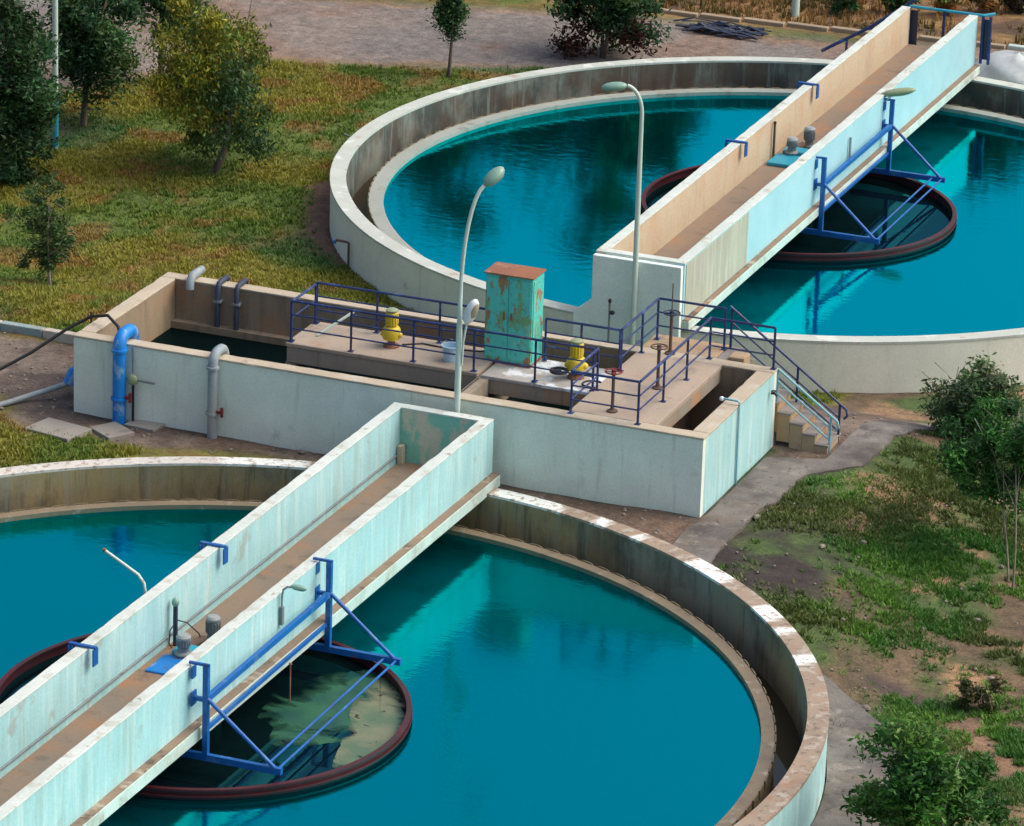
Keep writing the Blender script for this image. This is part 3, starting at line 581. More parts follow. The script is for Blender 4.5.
# ------------------------------------------------------------------ pipes on the block
def elbow_pipe(name, label, x, r, mat, zbot, over=.75, ztop=1.62, valve=True, drop=.25):
    t = thing(name, label, 'pipe', (x, -.04-r, 0), group='pipes rising over the front wall')
    pts = [(0, 0, zbot), (0, 0, ztop-.25)]
    for k in range(1, 7):
        a_ = k*PI/12; pts.append((.0+.0, .25-.25*math.cos(a_)+0, ztop-.25+.25*math.sin(a_)))
    pts.append((0, over-.2, ztop))
    for k in range(1, 6): a_ = k*PI/10; pts.append((0, over-.2+.2*math.sin(a_), ztop-.2+.2*math.cos(a_)))
    pts.append((0, over, ztop-.2-drop))
    MB().tube(pts, r, 16).build('pipe_run', mat, t, smooth=50)
    for z in (.35, ztop-.3): MB().lathe([(r+.035, z), (r+.035, z+.05)], n=18).build('flange', mat, t, smooth=40)
    if valve:
        v = MB().tube([(r, -.02, .42), (r+.14, -.02, .42)], .035, 8); v.build('valve', 'red', t, smooth=40)
        MB().bar((r+.13, -.05, .34), (r+.13, -.05, .54), .05, .05).build('valve_handle', 'red', t)
    return t
elbow_pipe('bent_pipe', 'thick bright blue pipe bent over the left end of the front wall', -12.32, .135, 'blue2', -.2, .62, 1.68)
elbow_pipe('bent_pipe', 'thinner weathered grey pipe bent over the front wall', -10.28, .10, 'greypipe', -.2, .55, 1.62)
o = thing('gate_valve', 'thin dark valve stand with round box beside the blue pipe', 'valve', (-12.05, -.1, -.15))
MB().tube([(0, 0, 0), (0, 0, .85)], .03, 8).build('stand', 'dark', o); MB().tube([(-.26, 0, .95), (.5, -.05, .95)], .025, 8).build('lever', 'grey', o)
MB().ell((0, -.03, .95), .12, .07, .12).build('valve_box', 'lampolive', o, smooth=60); MB().tube([(0, 0, 1.0), (-.05, .08, 1.6)], .02, 8).build('feed_tube', 'grey', o)
def wallpipe(name, label, x, mat, r, ybase, zlow, hook=.3):
    t = thing(name, label, 'pipe', (x, ybase, 1.5), group='pipes on the rear wall')
    MB().tube([(0, -.42+.0, zlow), (0, -.40, -.04), (0, -.33, .05), (0, -.2, .065), (0, .03, .065), (0, .08, .02)], r, 12).build('pipe_run', mat, t, smooth=50)
    MB().box(-r-.03, r+.03, -.44-.03, -.30, -.35, -.30).build('clamp', 'grey', t)
wallpipe('wall_pipe', 'left dark blue pipe hanging inside the rear wall', -12.10, 'navpipe', .06, 4.45, -1.0)
wallpipe('wall_pipe', 'right dark blue pipe hanging inside the rear wall', -11.67, 'navpipe', .055, 4.45, -1.0)
o = thing('wall_pipe', 'short pale pipe stub bent over the rear wall near its corner', 'pipe', (-12.72, 4.3, 1.5), group='pipes on the rear wall'); MB().tube([(0, .28, .12), (0, -.16, .12), (0, -.28, .02), (0, -.30, -.14)], .09, 12).build('pipe_run', 'greypipe', o, smooth=50)
# thin conduit on right face
o = thing('wall_conduit', 'thin pale blue conduit down the right end wall with a bend over its top', 'conduit', (.03, 2.05, 0)); MB().tube([(0, 0, -.15), (0, 0, 1.55), (-.05, 0, 1.58), (-.36, .02, 1.58)], .022, 8).build('tube', 'paleblue', o, smooth=50)
MB().ell((-.38, .02, 1.57), .05, .05, .05).build('end_cap', 'lampwhite', o)
o = thing('wall_tap', 'small dark tap fixed near the rear corner of the right end wall', 'tap', (.03, 4.05, 1.1)); MB().tube([(0, 0, 0), (.09, 0, 0), (.12, 0, -.05)], .025, 8).build('spout', 'dark', o); MB().torus((.05, 0, .05), .045, .012, 12, 6).build('knob', 'dark', o)
# hose at left
o = thing('water_hose', 'black hose looping from a post over the left end of the block', 'hose', (-12.9, .35, 1.5))
MB().tube([(-5.2, -2.6, -1.6), (-3.4, -1.6, -1.42), (-2.3, -.9, -1.05), (-1.5, -.3, -.55), (-.95, .2, -.12), (-.55, .5, .12), (-.15, .45, .22), (.25, .1, .15), (.42, -.1, .0)], .035, 8).build('hose_run', 'dark', o, smooth=60)
MB().tube([(-.55, .5, -.5), (-.55, .5, .22)], .02, 6).build('stake', 'dark', o)
o = thing('pipe_elbow', 'blue pipe elbow on a long pale pipe at the left foot of the block', 'pipe', (-13.75, .9, .22))
MB().tube([(.3, .3, .2), (.05, .1, .2), (-.1, -.05, .12), (-.15, -.15, -.1)], .13, 12).build('elbow', 'blue2', o, smooth=50); MB().tube([(-.15, -.15, -.08), (-1.0, -1.15, -.30), (-1.7, -2.3, -.36)], .06, 10).build('pipe_run', 'greypipe', o, smooth=50)

# ------------------------------------------------------------------ bridges
def bridge(label, loc, rz, length, hw, ztop, zf, s0, s1, led, outm, innm_l, sgn, endm=None, endout=None):
    t = thing('walkway_bridge', label, 'bridge', loc, rz, 'concrete bridges over the clarifiers'); L = length*sgn; a, b = sorted((0, L)); pt = .22
    MB().box(-hw-led, hw+led, a, b, s0, s1).build('deck_slab', outm if False else M['fascia'], t, bevel=.012)
    lt = MB(); lt.box(hw+.004, hw+led-.01, a+.01, b-.01, s1+.001, s1+.02); lt.box(-hw-led+.01, -hw-.004, a+.01, b-.01, s1+.001, s1+.02); lt.build('ledge_dirt', 'ledge', t)
    MB().box(-hw+pt+.002, hw-pt-.002, a+.25, b-.002, s1+.001, zf).build('walkway_floor', 'floor', t)
    for s, nm in ((1, 'parapet'), (-1, 'parapet')):
        x0, x1 = (hw-pt, hw) if s > 0 else (-hw, -hw+pt)
        m_ = outm if s > 0 else innm_l
        p = MB().box(x0, x1, a, b, s1+.001, ztop-.03).build(nm, m_, t)
        MB().rough(x0-.009, x1+.009, a-.003, b+.003, ztop-.03, ztop, seed=int(s+5)).build('coping', 'white_c', p, bevel=.01)
    return t
M['fascia'] = surf('bridge slab paint', (.58, .72, .68), (.46, .60, .56), [((.30, .24, .16), 1.5, (1, 1, 1), .56, .66, .5), ((.36, .40, .30), 1.1, (1, 1, 1), .5, .62, .5)])
b1 = bridge('near white bridge with pale blue parapets crossing the nearer clarifier', (-5.26, -.27, 0), math.radians(-.72), 22.4, 1.05, 1.30, .12, -.07, .17, .18, M['white_b'], M['white_b'], -1)
MB().box(-.828, .828, -.22, -.002, .172, 1.268).build('end_wall', 'turq_peel', b1); MB().box(-.826, .826, -.224, .002, 1.27, 1.297).build('end_coping', 'white_c', b1)
MB().box(-.80, -.70, -.40, -.24, .125, .55).build('stub_post', 'tan', b1)
MB().tube([(-.80, -.45, .36), (-.80, -22.0, .36)], .022, 8).build('conduit', 'grey', b1, smooth=50)
b2 = bridge('far white bridge with tan lined walkway crossing the farther clarifier', (-4.83, 9.72, 0), 0, 22.15, 1.0, 1.56, .58, .06, .27, .15, M['white_d'], M['tan'], 1)
MB().box(-.778, .778, .002, .22, .272, 1.528).build('end_wall', 'white_a', b2); MB().box(-.776, .776, -.002, .224, 1.53, 1.557).build('end_coping', 'white_c', b2)
# pier under the near end of the far bridge, with stepped left shoulder
pier = MB(); prof = [(-1.42, -1.6), (-1.42, .12), (-1.36, .22), (-1.14, .40), (-1.02, .52), (-1.02, 1.50), (.98, 1.50), (1.0, -1.6)]
pier.add([(x, y, z) for y in (-.16, -.004) for x, z in prof], [tuple(range(8)), tuple(range(15, 7, -1))]+[(i, (i+1) % 8, (i+1) % 8+8, i+8) for i in range(8)])
pier.build('pier_face', surf('pier paint', (.78, .90, .86), (.68, .82, .79), [((.40, .50, .46), 1.2, V, .56, .72, .4)]), b2, bevel=.015)
MB().box(1.003, 1.012, .1, 4.2, .32, 1.50).build('old_paint', 'patch_old', b2)
MB().box(-.18, .16, -.166, -.161, -1.1, -.25).build('blue_paint_patch', surf('spilled pale blue paint', (.25, .55, .66), (.6, .66, .6), [((.60, .66, .60), 3, (2, 1, .5), .45, .55, .9)]), b2)
# far-end railing of far bridge
t = thing('railing', 'teal blue railing closing the far end of the far bridge', 'railing', (-4.83, 31.95, .3), group='blue end railings')
for x in (-.82, .1, 1.12, 1.32): MB().tube([(x, 0, 0), (x, 0, 1.25)], .04, 8).build('post', 'navy', t, smooth=40)
for z in (1.25,): MB().tube([(-.82, 0, z), (1.12, 0, z), (1.34, .3, z)], .04, 8).build('rail', 'cyan', t, smooth=40)
for x in (-.82, 1.13): MB().box(x-.03, x+.22, .04, .06, .1, 1.15).build('mesh_panel', 'navpipe', t)
t = thing('stair_railing', 'blue handrail sloping down behind the far bridge at its left', 'railing', (-6.3, 32.0, .2))
MB().tube([(.5, 1.0, 1.25), (-.6, .6, .45), (-1.7, .2, -.2)], .045, 8).build('rail', 'navy', t, smooth=40)
for p in ((-.1, .78, .8), (-1.1, .4, .15)): MB().tube([p, (p[0], p[1], -1.35)], .035, 8).build('post', 'navy', t, smooth=40)

# ------------------------------------------------------------------ steel frames hanging off the bridges
def frame(label, x, y, zt, zb, half, reach, par_x, mat):
    t = thing('support_frame', label, 'steel frame', (x, y, zb), group='blue steel frames carrying the rings'); H = zt-zb
    for s in (-1, 1):
        yy = s*half
        MB().box(-.05, .05, yy-.05, yy+.05, 0, H).build('post', mat, t, bevel=.006)
        MB().bar((-.32, yy, H+.02), (.06, yy, H+.02), .05, .045).build('top_arm', mat, t); MB().box(-par_x-.012, -par_x+.02, yy-.08, yy+.08, H-.25, H-.04).build('plate', mat, t)
        MB().bar((-.25, yy, H-.62), (-.05, yy, H-.62), .07, .07).build('bracket', mat, t); MB().box(-par_x-.012, -par_x+.02, yy-.10, yy+.10, H-.75, H-.50).build('plate', mat, t)
        MB().bar((-.9, yy, .01), (1.42, yy, .01), .09, .12).build('lower_arm', mat, t)
        MB().tube([(.03, yy, H-.60), (1.28, yy, .06)], .036, 10).build('diagonal_brace', mat, t, smooth=40)
        MB().tube([(1.10+.15*(s > 0)*0, -half, .03), (1.10, half, .03)], .022, 8).build('tie_rod', mat, t) if s < 0 else MB().tube([(1.34, -half, .03), (1.34, half, .03)], .022, 8).build('tie_rod', mat, t)
    MB().box(-.045, .045, -half+.052, half-.052, H-.66, H-.56).build('beam', mat, t)
    MB().bar((-.02, -half+.06, .50), (-.02, half-.06, .50), .05, .07).build('lower_beam', mat, t)
    return t
frame('bright blue steel frame over the ring of the nearer clarifier', -4.08, -11.2, 1.33, -.36, 2.62, 1.32, .24, 'blue')
frame('deeper blue steel frame over the ring of the farther clarifier', -3.63, 21.35, 1.42, -.36, 2.62, 1.28, .19, 'blue')
def hook(label, x, y, z, rz, g):
    t = thing('parapet_clamp', label, 'clamp', (x, y, z), rz, g)
    MB().box(-.26, .26, -.04, .04, .004, .045).build('strap', 'blue', t, bevel=.004); MB().box(.225, .25, -.09, .09, -.30, .0).build('plate', 'blue', t); MB().box(-.25, -.225, -.09, .09, -.30, .0).build('plate', 'blue', t)
hook('nearest blue clamp over the left parapet of the near bridge', -6.37, -13.9, 1.30, -.012, 'blue parapet clamps')
hook('second blue clamp over the left parapet of the near bridge, farther up', -6.31, -8.7, 1.30, -.012, 'blue parapet clamps')
hook('blue clamp over the left parapet of the far bridge, nearer the end wall', -5.72, 18.6, 1.56, 0, 'blue parapet clamps')
hook('blue clamp over the left parapet of the far bridge, farther along', -5.72, 23.9, 1.56, 0, 'blue parapet clamps')
# drive units
def drive(label, x, y, z, rz):
    t = thing('drive_unit', label, 'motor', (x, y, z), rz, 'scraper drive motors on the bridges')
    MB().box(-.45, .45, -.75, .05, 0, .09).build('base_plate', 'blue2' if y < 0 else 'cyan', t, bevel=.02)
    MB().box(-.35, .35, .10, .50, 0, .16).build('gearbox', 'cyan', t, bevel=.03)
    for (mx, my, hh) in ((-.12, .12, .36), (-.02, 1.12, .46)):
        m_ = MB().lathe([(.16, 0), (.17, .04), (.11, .08), (.10, .16)], (mx, my, .1 if my < 1 else .0), 18); m_.build('motor_foot', 'grey', t, smooth=40)
        m_ = MB().lathe([(.10, .16), (.125, .18), (.125, hh-.08), (.10, hh-.06)], (mx, my, .1 if my < 1 else 0), 20)
        for k in range(16):
            a_ = 2*PI*k/16; z_ = .1 if my < 1 else 0; m_.bar((mx+.128*math.cos(a_), my+.128*math.sin(a_), z_+.19), (mx+.128*math.cos(a_), my+.128*math.sin(a_), z_+hh-.08), .01, .025)
        m_.build('motor_body', 'grey', t, smooth=40)
        MB().lathe([(.13, hh-.06), (.135, hh-.01), (.10, hh+.03), (.0, hh+.04)], (mx, my, .1 if my < 1 else 0), 18).build('fan_cover', 'greypipe', t, smooth=40)
    MB().tube([(-.2, .5, .1), (-.1, .9, .1)], .08, 10).build('shaft', 'brownsteel', t)
drive('blue based scraper drive with two grey motors on the near bridge', -5.62, -11.3, .12, -.012)
drive('teal based scraper drive with two grey motors on the far bridge', -5.05, 21.0, .58, 0)
# standpipes by the drives
o = thing('cable_post', 'dark cable post with looping wires against the near bridge parapet', 'cable post', (-6.10, -10.75, .12))
MB().tube([(0, 0, 0), (0, 0, .82)], .045, 8).build('post', 'navpipe', o, smooth=40); MB().ell((0, 0, .88), .07, .07, .09).build('cap', 'lampgreen', o, smooth=50)
MB().tube([(0, 0, .55), (.18, .1, .48), (.34, .25, .25), (.38, .35, .03)], .012, 6).build('wire', 'dark', o); MB().tube([(0, 0, .5), (-.02, -.18, .4), (-.02, -.22, .15), (0, -.1, .02)], .012, 6).build('wire', 'dark', o)
o = thing('cable_post', 'thin dark cable post against the tan lining of the far bridge', 'cable post', (-5.55, 20.9, .58)); MB().tube([(0, 0, 0), (0, 0, .85)], .03, 8).build('post', 'brownsteel', o, smooth=40); MB().ell((0, 0, .86), .04, .04, .04).build('cap', 'dark', o)
# long scraper pull line hanging
o = thing('sampling_rod', 'thin rusty rod hanging below the near bridge into the ring', 'rod', (-4.02, -10.4, -.7)); MB().tube([(0, 0, 0), (0, 0, .75)], .015, 6).build('shaft', 'rust', o); MB().ell((0, 0, .76), .03, .03, .03).build('knob', 'rust', o)

# ------------------------------------------------------------------ lamps
def head(mb_shell, mb_lens, c, d, L=.5, w=.13, h=.10):
    d = Vector(d).normalized(); q = d.to_track_quat('X', 'Z').to_euler()
    cc = Vector(c)+d*L/2; mb_shell.ell(cc, L/2, w, h, 18, 10, q); dn = (q.to_matrix() @ Vector((0, 0, -1))); mb_lens.ell(cc+dn*h*.35+d*.04, L*.36, w*.78, h*.75, 16, 8, q)
def lamp(label, base, ht, bend, out, shell, tilt=.3, hs=(.5, .13, .10), r=(.065, .04)):
    t = thing('street_lamp', label, 'street lamp', base, group='street lamps'); bx, by = out; R = math.hypot(bx, by)
    pts = [(0, 0, 0), (0, 0, ht*.5), (0, 0, ht-bend)]; rs = [r[0], (r[0]+r[1])/2+.008, r[1]+.004]
    for k in range(1, 9):
        a_ = k/8*PI/2*.92; pts.append((bx*(1-math.cos(a_)), by*(1-math.cos(a_)), ht-bend+bend*math.sin(a_))); rs.append(r[1])
    MB().tube(pts, rs, 12).build('pole', 'polew', t, smooth=50)
    MB().lathe([(r[0]+.06, 0), (r[0]+.06, .03), (r[0]+.02, .06)], n=12).build('base_flange', 'polew', t)
    a, b = MB(), MB(); e = pts[-1]; dd = Vector((bx/R, by/R, tilt)); head(a, b, e, dd, *hs)
    ho = a.build('lamp_head', shell, t, smooth=60); b.build('lens', 'glass', ho, smooth=60); return t
l1 = lamp('tall curved street lamp standing in front of the tank block beside the near bridge end', (-5.04, -.14, -.15), 6.0, 2.3, (.34, .38), 'lampgreen', .8, (.52, .16, .12))
fl = thing('flood_lamp', 'small white lamp head on a short curved arm fixed to the first street lamp', 'lamp', (-5.04, -.14, 2.25))
MB().tube([(.07, 0, 0), (.10, -.02, .5), (.14, -.02, .75), (.17, -.02, .9)], .022, 8).build('arm', 'polew', fl, smooth=50)
a, b = MB(), MB(); head(a, b, (.15, -.02, .85), (.35, -.15, .9), .62, .15, .11); h_ = a.build('lamp_head', 'lampwhite', fl, smooth=60); b.build('lens', 'glass', h_, smooth=60)
lamp('tall street lamp in front of the far bridge end wall, head pointing left', (-4.84, 9.45, -1.15), 6.55, .6, (-.36, -.1), 'lampgreen', -.15, (.56, .14, .10))
lamp('thin pale lamp pole with cyan bands rising among the trees at far left', (-23.3, 18.95, -1.2), 7.2, .8, (.7, 0), 'lampgreen', .1, r=(.075, .05))
o = MB().lathe([(.079, .1), (.079, 1.3)], n=12).build('painted_band', 'cyan'); o.parent = [x for x in bpy.data.objects if x.name.startswith('street_lamp')][-1]; o.location = (0, 0, 0)
t = thing('lamp_arm', 'bare curved lamp arm reaching out over the water from the near bridge', 'lamp arm', (-6.62, -10.9, .4))
MB().tube([(0, 0, 0), (0, 0, .75), (-.03, 0, .92), (-.14, 0, 1.06), (-.55, .0, 1.28), (-.78, .0, 1.40)], .03, 10).build('arm', 'polew', t, smooth=50); MB().lathe([(.035, 0), (.035, .06)], (-.80, 0, 1.38), 10).build('socket', 'rust', t)
t = thing('wall_lamp', 'small green lamp on a bent stem clamped outside the near bridge parapet', 'lamp', (-4.29, -10.2, .68))
MB().tube([(0, 0, 0), (0, 0, .55), (.02, .0, .68), (.10, .0, .75), (.2, 0, .76)], .02, 8).build('arm', 'greypipe', t, smooth=50); MB().box(-.03, .03, -.04, .04, .02, .35).build('bracket', 'grey', t)
a, b = MB(), MB(); head(a, b, (.16, 0, .77), (1, .15, -.05), .30, .06, .055); h_ = a.build('lamp_head', 'lampgreen', t, smooth=60); b.build('lens', 'lampgreen', h_, smooth=60)
t = thing('wall_lamp', 'olive cobra lamp head on the top of the far blue frame post', 'lamp', (-3.63, 23.97, 1.44))
MB().tube([(-.12, 0, .0), (-.05, 0, .10), (.02, 0, .12)], .03, 8).build('arm', 'polew', t, smooth=50); a, b = MB(), MB(); head(a, b, (-.30, 0, .10), (1, .25, .22), .85, .14, .09); h_ = a.build('lamp_head', 'lampolive', t, smooth=60); b.build('lens', 'glass', h_, smooth=60)
o = MB().tube([(-3.78, 21.2, .72), (-3.78, 21.2, 1.25)], .03, 8).build('bracket_stub', 'greypipe'); tag(o, 'small grey bracket stub on the outside of the far bridge parapet', 'bracket')
# standpipe by far bridge pier, taps on far tank
o = thing('standpipe', 'thin pipe with black valve standing before the far bridge pier', 'pipe', (-5.35, 9.35, -1.15)); MB().tube([(0, 0, 0), (0, 0, 1.75)], .025, 8).build('pipe_run', 'grey', o); MB().ell((.07, -.02, 1.5), .06, .05, .05).build('valve', 'dark', o); MB().ell((0, 0, 1.75), .04, .04, .05).build('cap', 'dark', o)
a_ = math.atan2(13.9-T2[1], -12.9-T2[0]); px, py = T2[0]+11.06*math.cos(a_), T2[1]+11.06*math.sin(a_)
o = thing('standpipe', 'small bent tap pipe beside the left wall of the farther clarifier', 'pipe', (px, py, -1.15)); MB().tube([(0, 0, 0), (0, 0, .62), (-.05, -.05, .66), (-.3, -.02, .66)], .03, 8).build('pipe_run', 'brownsteel', o, smooth=50); MB().ell((-.34, -.02, .62), .04, .04, .06).build('tap', 'blue2', o)
o = thing('steel_rod', 'thin rod sticking out of the left rim of the farther clarifier', 'rod', (-15.75, 19.9, -.12)); MB().tube([(0, 0, 0), (-.32, .1, .05)], .02, 6).build('shaft', 'grey', o); MB().ell((-.33, .1, .05), .03, .03, .03).build('tip', 'grey', o)
mb = MB(); rs_ = random.Random(21); cnt = 0
while cnt < 900:
    x, y = (rs_.uniform(-19, 1), rs_.uniform(-1.6, 3.6)) if cnt < 380 else (rs_.uniform(.3, 11), rs_.uniform(-12, 9))
    if math.hypot(x-T1[0], y-T1[1]) < 11.1 or (-13.5 < x < .05 and -.05 < y < 4.5): continue
    q = rs_.uniform(.012, .04)*(1+1.2*(rs_.random() < .06)); mb.ell((x, y, float(ground(x, y))+.01+q*.4), q*rs_.uniform(.8, 1.5), q, q*.7, 6, 4, Euler((0, 0, rs_.uniform(0, 3)))); cnt += 1
o = mb.build('gravel', surf('loose stones', (.30, .26, .21), (.18, .15, .13)), kind='stuff'); o['label'] = 'small loose stones scattered over the dirt, path and thin lawn'; o['category'] = 'gravel'
# bollard, debris, tarpaulin mound, far side
o = thing('bollard', 'white topped blue bollard post beside the road at the far side', 'bollard', (-10.9, 39.0, -1.15)); MB().lathe([(.11, 0), (.11, .55)], n=14).build('post', 'polew', o, smooth=40); MB().lathe([(.115, .551), (.115, .78), (.05, .86)], n=14).build('cap', 'blue2', o, smooth=40)
mb = MB(); rs_ = random.Random(3)
for k in range(46):
    x = rs_.uniform(-.9, .9); y = rs_.uniform(-.35, .35); a_ = rs_.uniform(-.5, .5); L_ = rs_.uniform(.25, .6)
    mb.tube([(x-L_*math.cos(a_), y-L_*math.sin(a_)*.5, rs_.uniform(0, .1)), (x, y, rs_.uniform(.05, .22)), (x+L_*math.cos(a_), y+L_*math.sin(a_)*.5, rs_.uniform(0, .12))], rs_.uniform(.02, .05), 5)
o = mb.build('branch_pile', 'navpipe', loc=(-12.2, 36.6, -1.12)); o.scale = (1.0, 1.2, .8); tag(o, 'dark heap of cut branches lying at the road edge', 'branch pile')
mb = MB(); n = 28; m_ = 12
for j in range(m_+1):
    for k in range(n):
        tt = j/m_*PI/2; a_ = 2*PI*k/n; rr = math.cos(tt)*(1+.07*math.sin(a_*5+j)); mb.v.append((1.25*rr*math.cos(a_), .9*rr*math.sin(a_), .72*math.sin(tt)*(1+.05*math.sin(a_*3))))
mb.f = [(j*n+k, j*n+(k+1) % n, (j+1)*n+(k+1) % n, (j+1)*n+k) for j in range(m_) for k in range(n)]; mb.mi = [0]*len(mb.f)
o = mb.build('covered_mound', 'tarp', smooth=60, loc=(-3.0, 33.1, -.35)); tag(o, 'white sheeted mound behind the farther clarifier rim at the right', 'mound')

# ------------------------------------------------------------------ vegetation
def leaves(centers, radii, counts, size, cols, droop=.0, seed=0, elong=1.7):
    r = np.random.default_rng(seed); P = []; C = []; S = []
    for (c, rad, n, col) in zip(centers, radii, counts, cols):
        d = r.normal(size=(n, 3)); d /= np.linalg.norm(d, axis=1)[:, None]; q = r.random(n)[:, None]**.45
        p = c+d*q*np.array(rad)*(1+.25*r.normal(size=(n, 1))); p[:, 2] -= droop*r.random(n)*rad[2]
        P.append(p); C.append(np.clip(col*(1+.28*r.normal(size=(n, 1)))+.10*col*r.normal(size=(n, 3)), .004, 1))
    P = np.concatenate(P); C = np.concatenate(C); n = len(P); s = size*(.6+.8*r.random(n))[:, None]
    a = r.normal(size=(n, 3)); a[:, 2] = a[:, 2]*.7-droop*1.2; a /= np.linalg.norm(a, axis=1)[:, None]
    b = np.cross(a, r.normal(size=(n, 3))); b /= np.linalg.norm(b, axis=1)[:, None]
    V_ = np.stack([P-a*s*elong*.5, P+b*s*.32, P+a*s*elong*.5, P-b*s*.32], 1).reshape(-1, 3)
    return V_, np.arange(n*4).reshape(-1, 4), np.repeat(C, 4, 0)
def limbs(mb, base, ht, lean, r0, crown_c, crown_r, nl, seed, multi=1):
    rs = random.Random(seed); base = Vector(base)
    for s in range(multi):
        off = Vector((rs.uniform(-.1, .1), rs.uniform(-.1, .1), 0))*(multi > 1)*2
        top = Vector(crown_c)+Vector((rs.uniform(-.2, .2)*multi, rs.uniform(-.2, .2), crown_r[2]*.35)); pts = []; rad = []
        sp = base+off; ctrl = sp+Vector((lean[0]*.2, lean[1]*.2, (top.z-sp.z)*.45)) + Vector((rs.uniform(-.1, .1), rs.uniform(-.1, .1), 0))
        for k in range(8):
            q = k/7; p = sp*(1-q)**2+ctrl*2*q*(1-q)+top*q*q; pts.append(p); rad.append(r0*(1-.82*q)/(1 if multi == 1 else 1.4))
        mb.tube(pts, rad, 9)
        for k in range(nl):
            i = rs.randint(3, 6); a = rs.uniform(0, 2*PI); p = pts[i]; e = Vector(crown_c)+Vector((math.cos(a)*crown_r[0]*.55, math.sin(a)*crown_r[1]*.55, rs.uniform(-.5, .7)*crown_r[2]))
            m = (p+e)/2+Vector((0, 0, rs.uniform(0, .25))); mb.tube([p, m, e], [rad[i]*.6, rad[i]*.35, .008], 6)
def tree(name, label, cat, base, cc, cr, n_cl, n_lf, size, palette, r0=.10, lean=(0, 0), bark='bark', droop=0., seed=1, clr=.34, multi=1, nl=7, group=None, hole=.0, kind_col=None):
    gz = float(ground(base[0], base[1])); t = thing(name, label, cat, (base[0], base[1], gz-.03), group=group)
    r = np.random.default_rng(seed); C = []; R = []; N = []; K = []
    cc = np.array(cc, float)-np.array([base[0], base[1], gz-.03]); cr = np.array(cr, float)*1.1
    nlb = max(4, n_cl//8); LB = []
    for j in range(nlb):
        d = r.normal(size=3); d /= np.linalg.norm(d); LB.append((cc+d*cr*(.48+.30*r.random()), .34+.26*r.random()))
    LB += [(cc, .5), (cc+cr*np.array([.1, 0, -.45]), .42)]
    for i in range(n_cl):
        lc, lr = LB[i % len(LB)]; d = r.normal(size=3); d /= np.linalg.norm(d); q = (.3+.7*r.random())**.7; c = lc+d*cr*lr*q
        k = clr*(.48+.66*r.random()); C.append(c); R.append((cr.mean()*k*1.1, cr.mean()*k*1.1, cr.mean()*k*.85)); N.append(int(n_lf/n_cl*(.5+r.random())))
        col = np.array(palette[r.integers(len(palette))], float)
        if kind_col is not None: col = np.array(kind_col((c-cc)/cr, r), float)
        K.append(col*(.75+.5*r.random()))
    V_, F_, T_ = leaves(C, R, N, size, K, droop, seed)
    keep = None
    me = npmesh('crown', V_, F_, M['leaf'], 4, T_); o = bpy.data.objects.new('crown', me); COL.objects.link(o); o.parent = t
    mb = MB(); limbs(mb, (0, 0, 0), cr[2], lean, r0, cc, cr, nl, seed, multi); mb.build('trunk', bark, t, smooth=60)
    return t
DG = [(.028, .090, .030), (.044, .115, .034), (.018, .062, .024), (.065, .125, .036)]
MG = [(.045, .150, .026), (.065, .190, .030), (.030, .105, .024), (.10, .22, .04)]
YG = [(.12, .12, .014), (.16, .15, .02), (.07, .10, .018), (.035, .06, .015)]
def two_tone(u, r):
    if u[0] < .25 and u[2] > -.3: return (.24, .23, .022) if r.random() < .42 else (.10, .15, .024)
    if u[0] > .35: return (.04, .095, .03) if r.random() < .7 else (.16, .17, .022)
    return (.07, .11, .022) if r.random() < .6 else (.19, .19, .022)
tree('broadleaf_tree', 'large two toned yellow and dark green tree with a leaning trunk on the grass', 'tree', (-19.0, 18.8), (-19.15, 19.2, 1.45), (1.85, 1.6, 2.35), 100, 23000, .075, YG, .10, (4.5, 0), droop=.9, seed=3, clr=.26, kind_col=two_tone, group='trees on the left grass')
tree('broadleaf_tree', 'dark green tree just right of the thin pale lamp pole', 'tree', (-23.5, 20.9), (-23.3, 21.6, 1.5), (1.35, 1.2, 1.95), 66, 16500, .09, DG, .09, (-.3, 0), seed=5, clr=.30, group='trees on the left grass')
tree('broadleaf_tree', 'dark bushy tree at the left edge in front of the lamp pole', 'tree', (-23.3, 15.6), (-23.2, 15.9, .9), (1.3, 1.2, 2.2), 70, 18000, .09, DG[:3]+[(.02, .05, .012)], .10, seed=6, clr=.30, group='trees on the left grass')
tree('broadleaf_tree', 'dark tree behind the yellow green one, beside the road', 'tree', (-23.4, 25.2), (-23.2, 25.6, 1.75), (1.15, .9, 1.8), 50, 13000, .09, DG, .08, seed=8, clr=.32, group='trees on the left grass')
tree('young_tree', 'small sparse young tree with thin trunk on the grass at the left', 'tree', (-17.9, 7.9), (-17.9, 8.0, .85), (1.0, .8, 1.1), 50, 5200, .06, [(.05, .11, .03), (.08, .14, .04), (.04, .085, .026)], .035, seed=9, clr=.22, nl=9, bark='palebark', group='trees on the left grass')
tree('lollipop_tree', 'clipped dark green tree with a bare straight trunk at the roadside', 'tree', (-17.1, 29.2), (-17.05, 29.4, 1.05), (.30, .30, 1.15), 60, 12000, .06, DG, .055, seed=10, clr=.42, nl=3, group='trees by the road')
tree('bushy_tree', 'dark round tree with reddish lower stems behind the far clarifier rim', 'tree', (-14.2, 32.8), (-14.2, 33.0, 1.0), (1.55, 1.4, 2.1), 74, 16000, .09, DG+[(.04, .03, .012)], .07, seed=12, clr=.27, multi=3, nl=9, kind_col=lambda u, r: (.055, .02, .014) if (u[2] < -.45 and r.random() < .8) else DG[int(r.integers(4))], group='trees by the road')
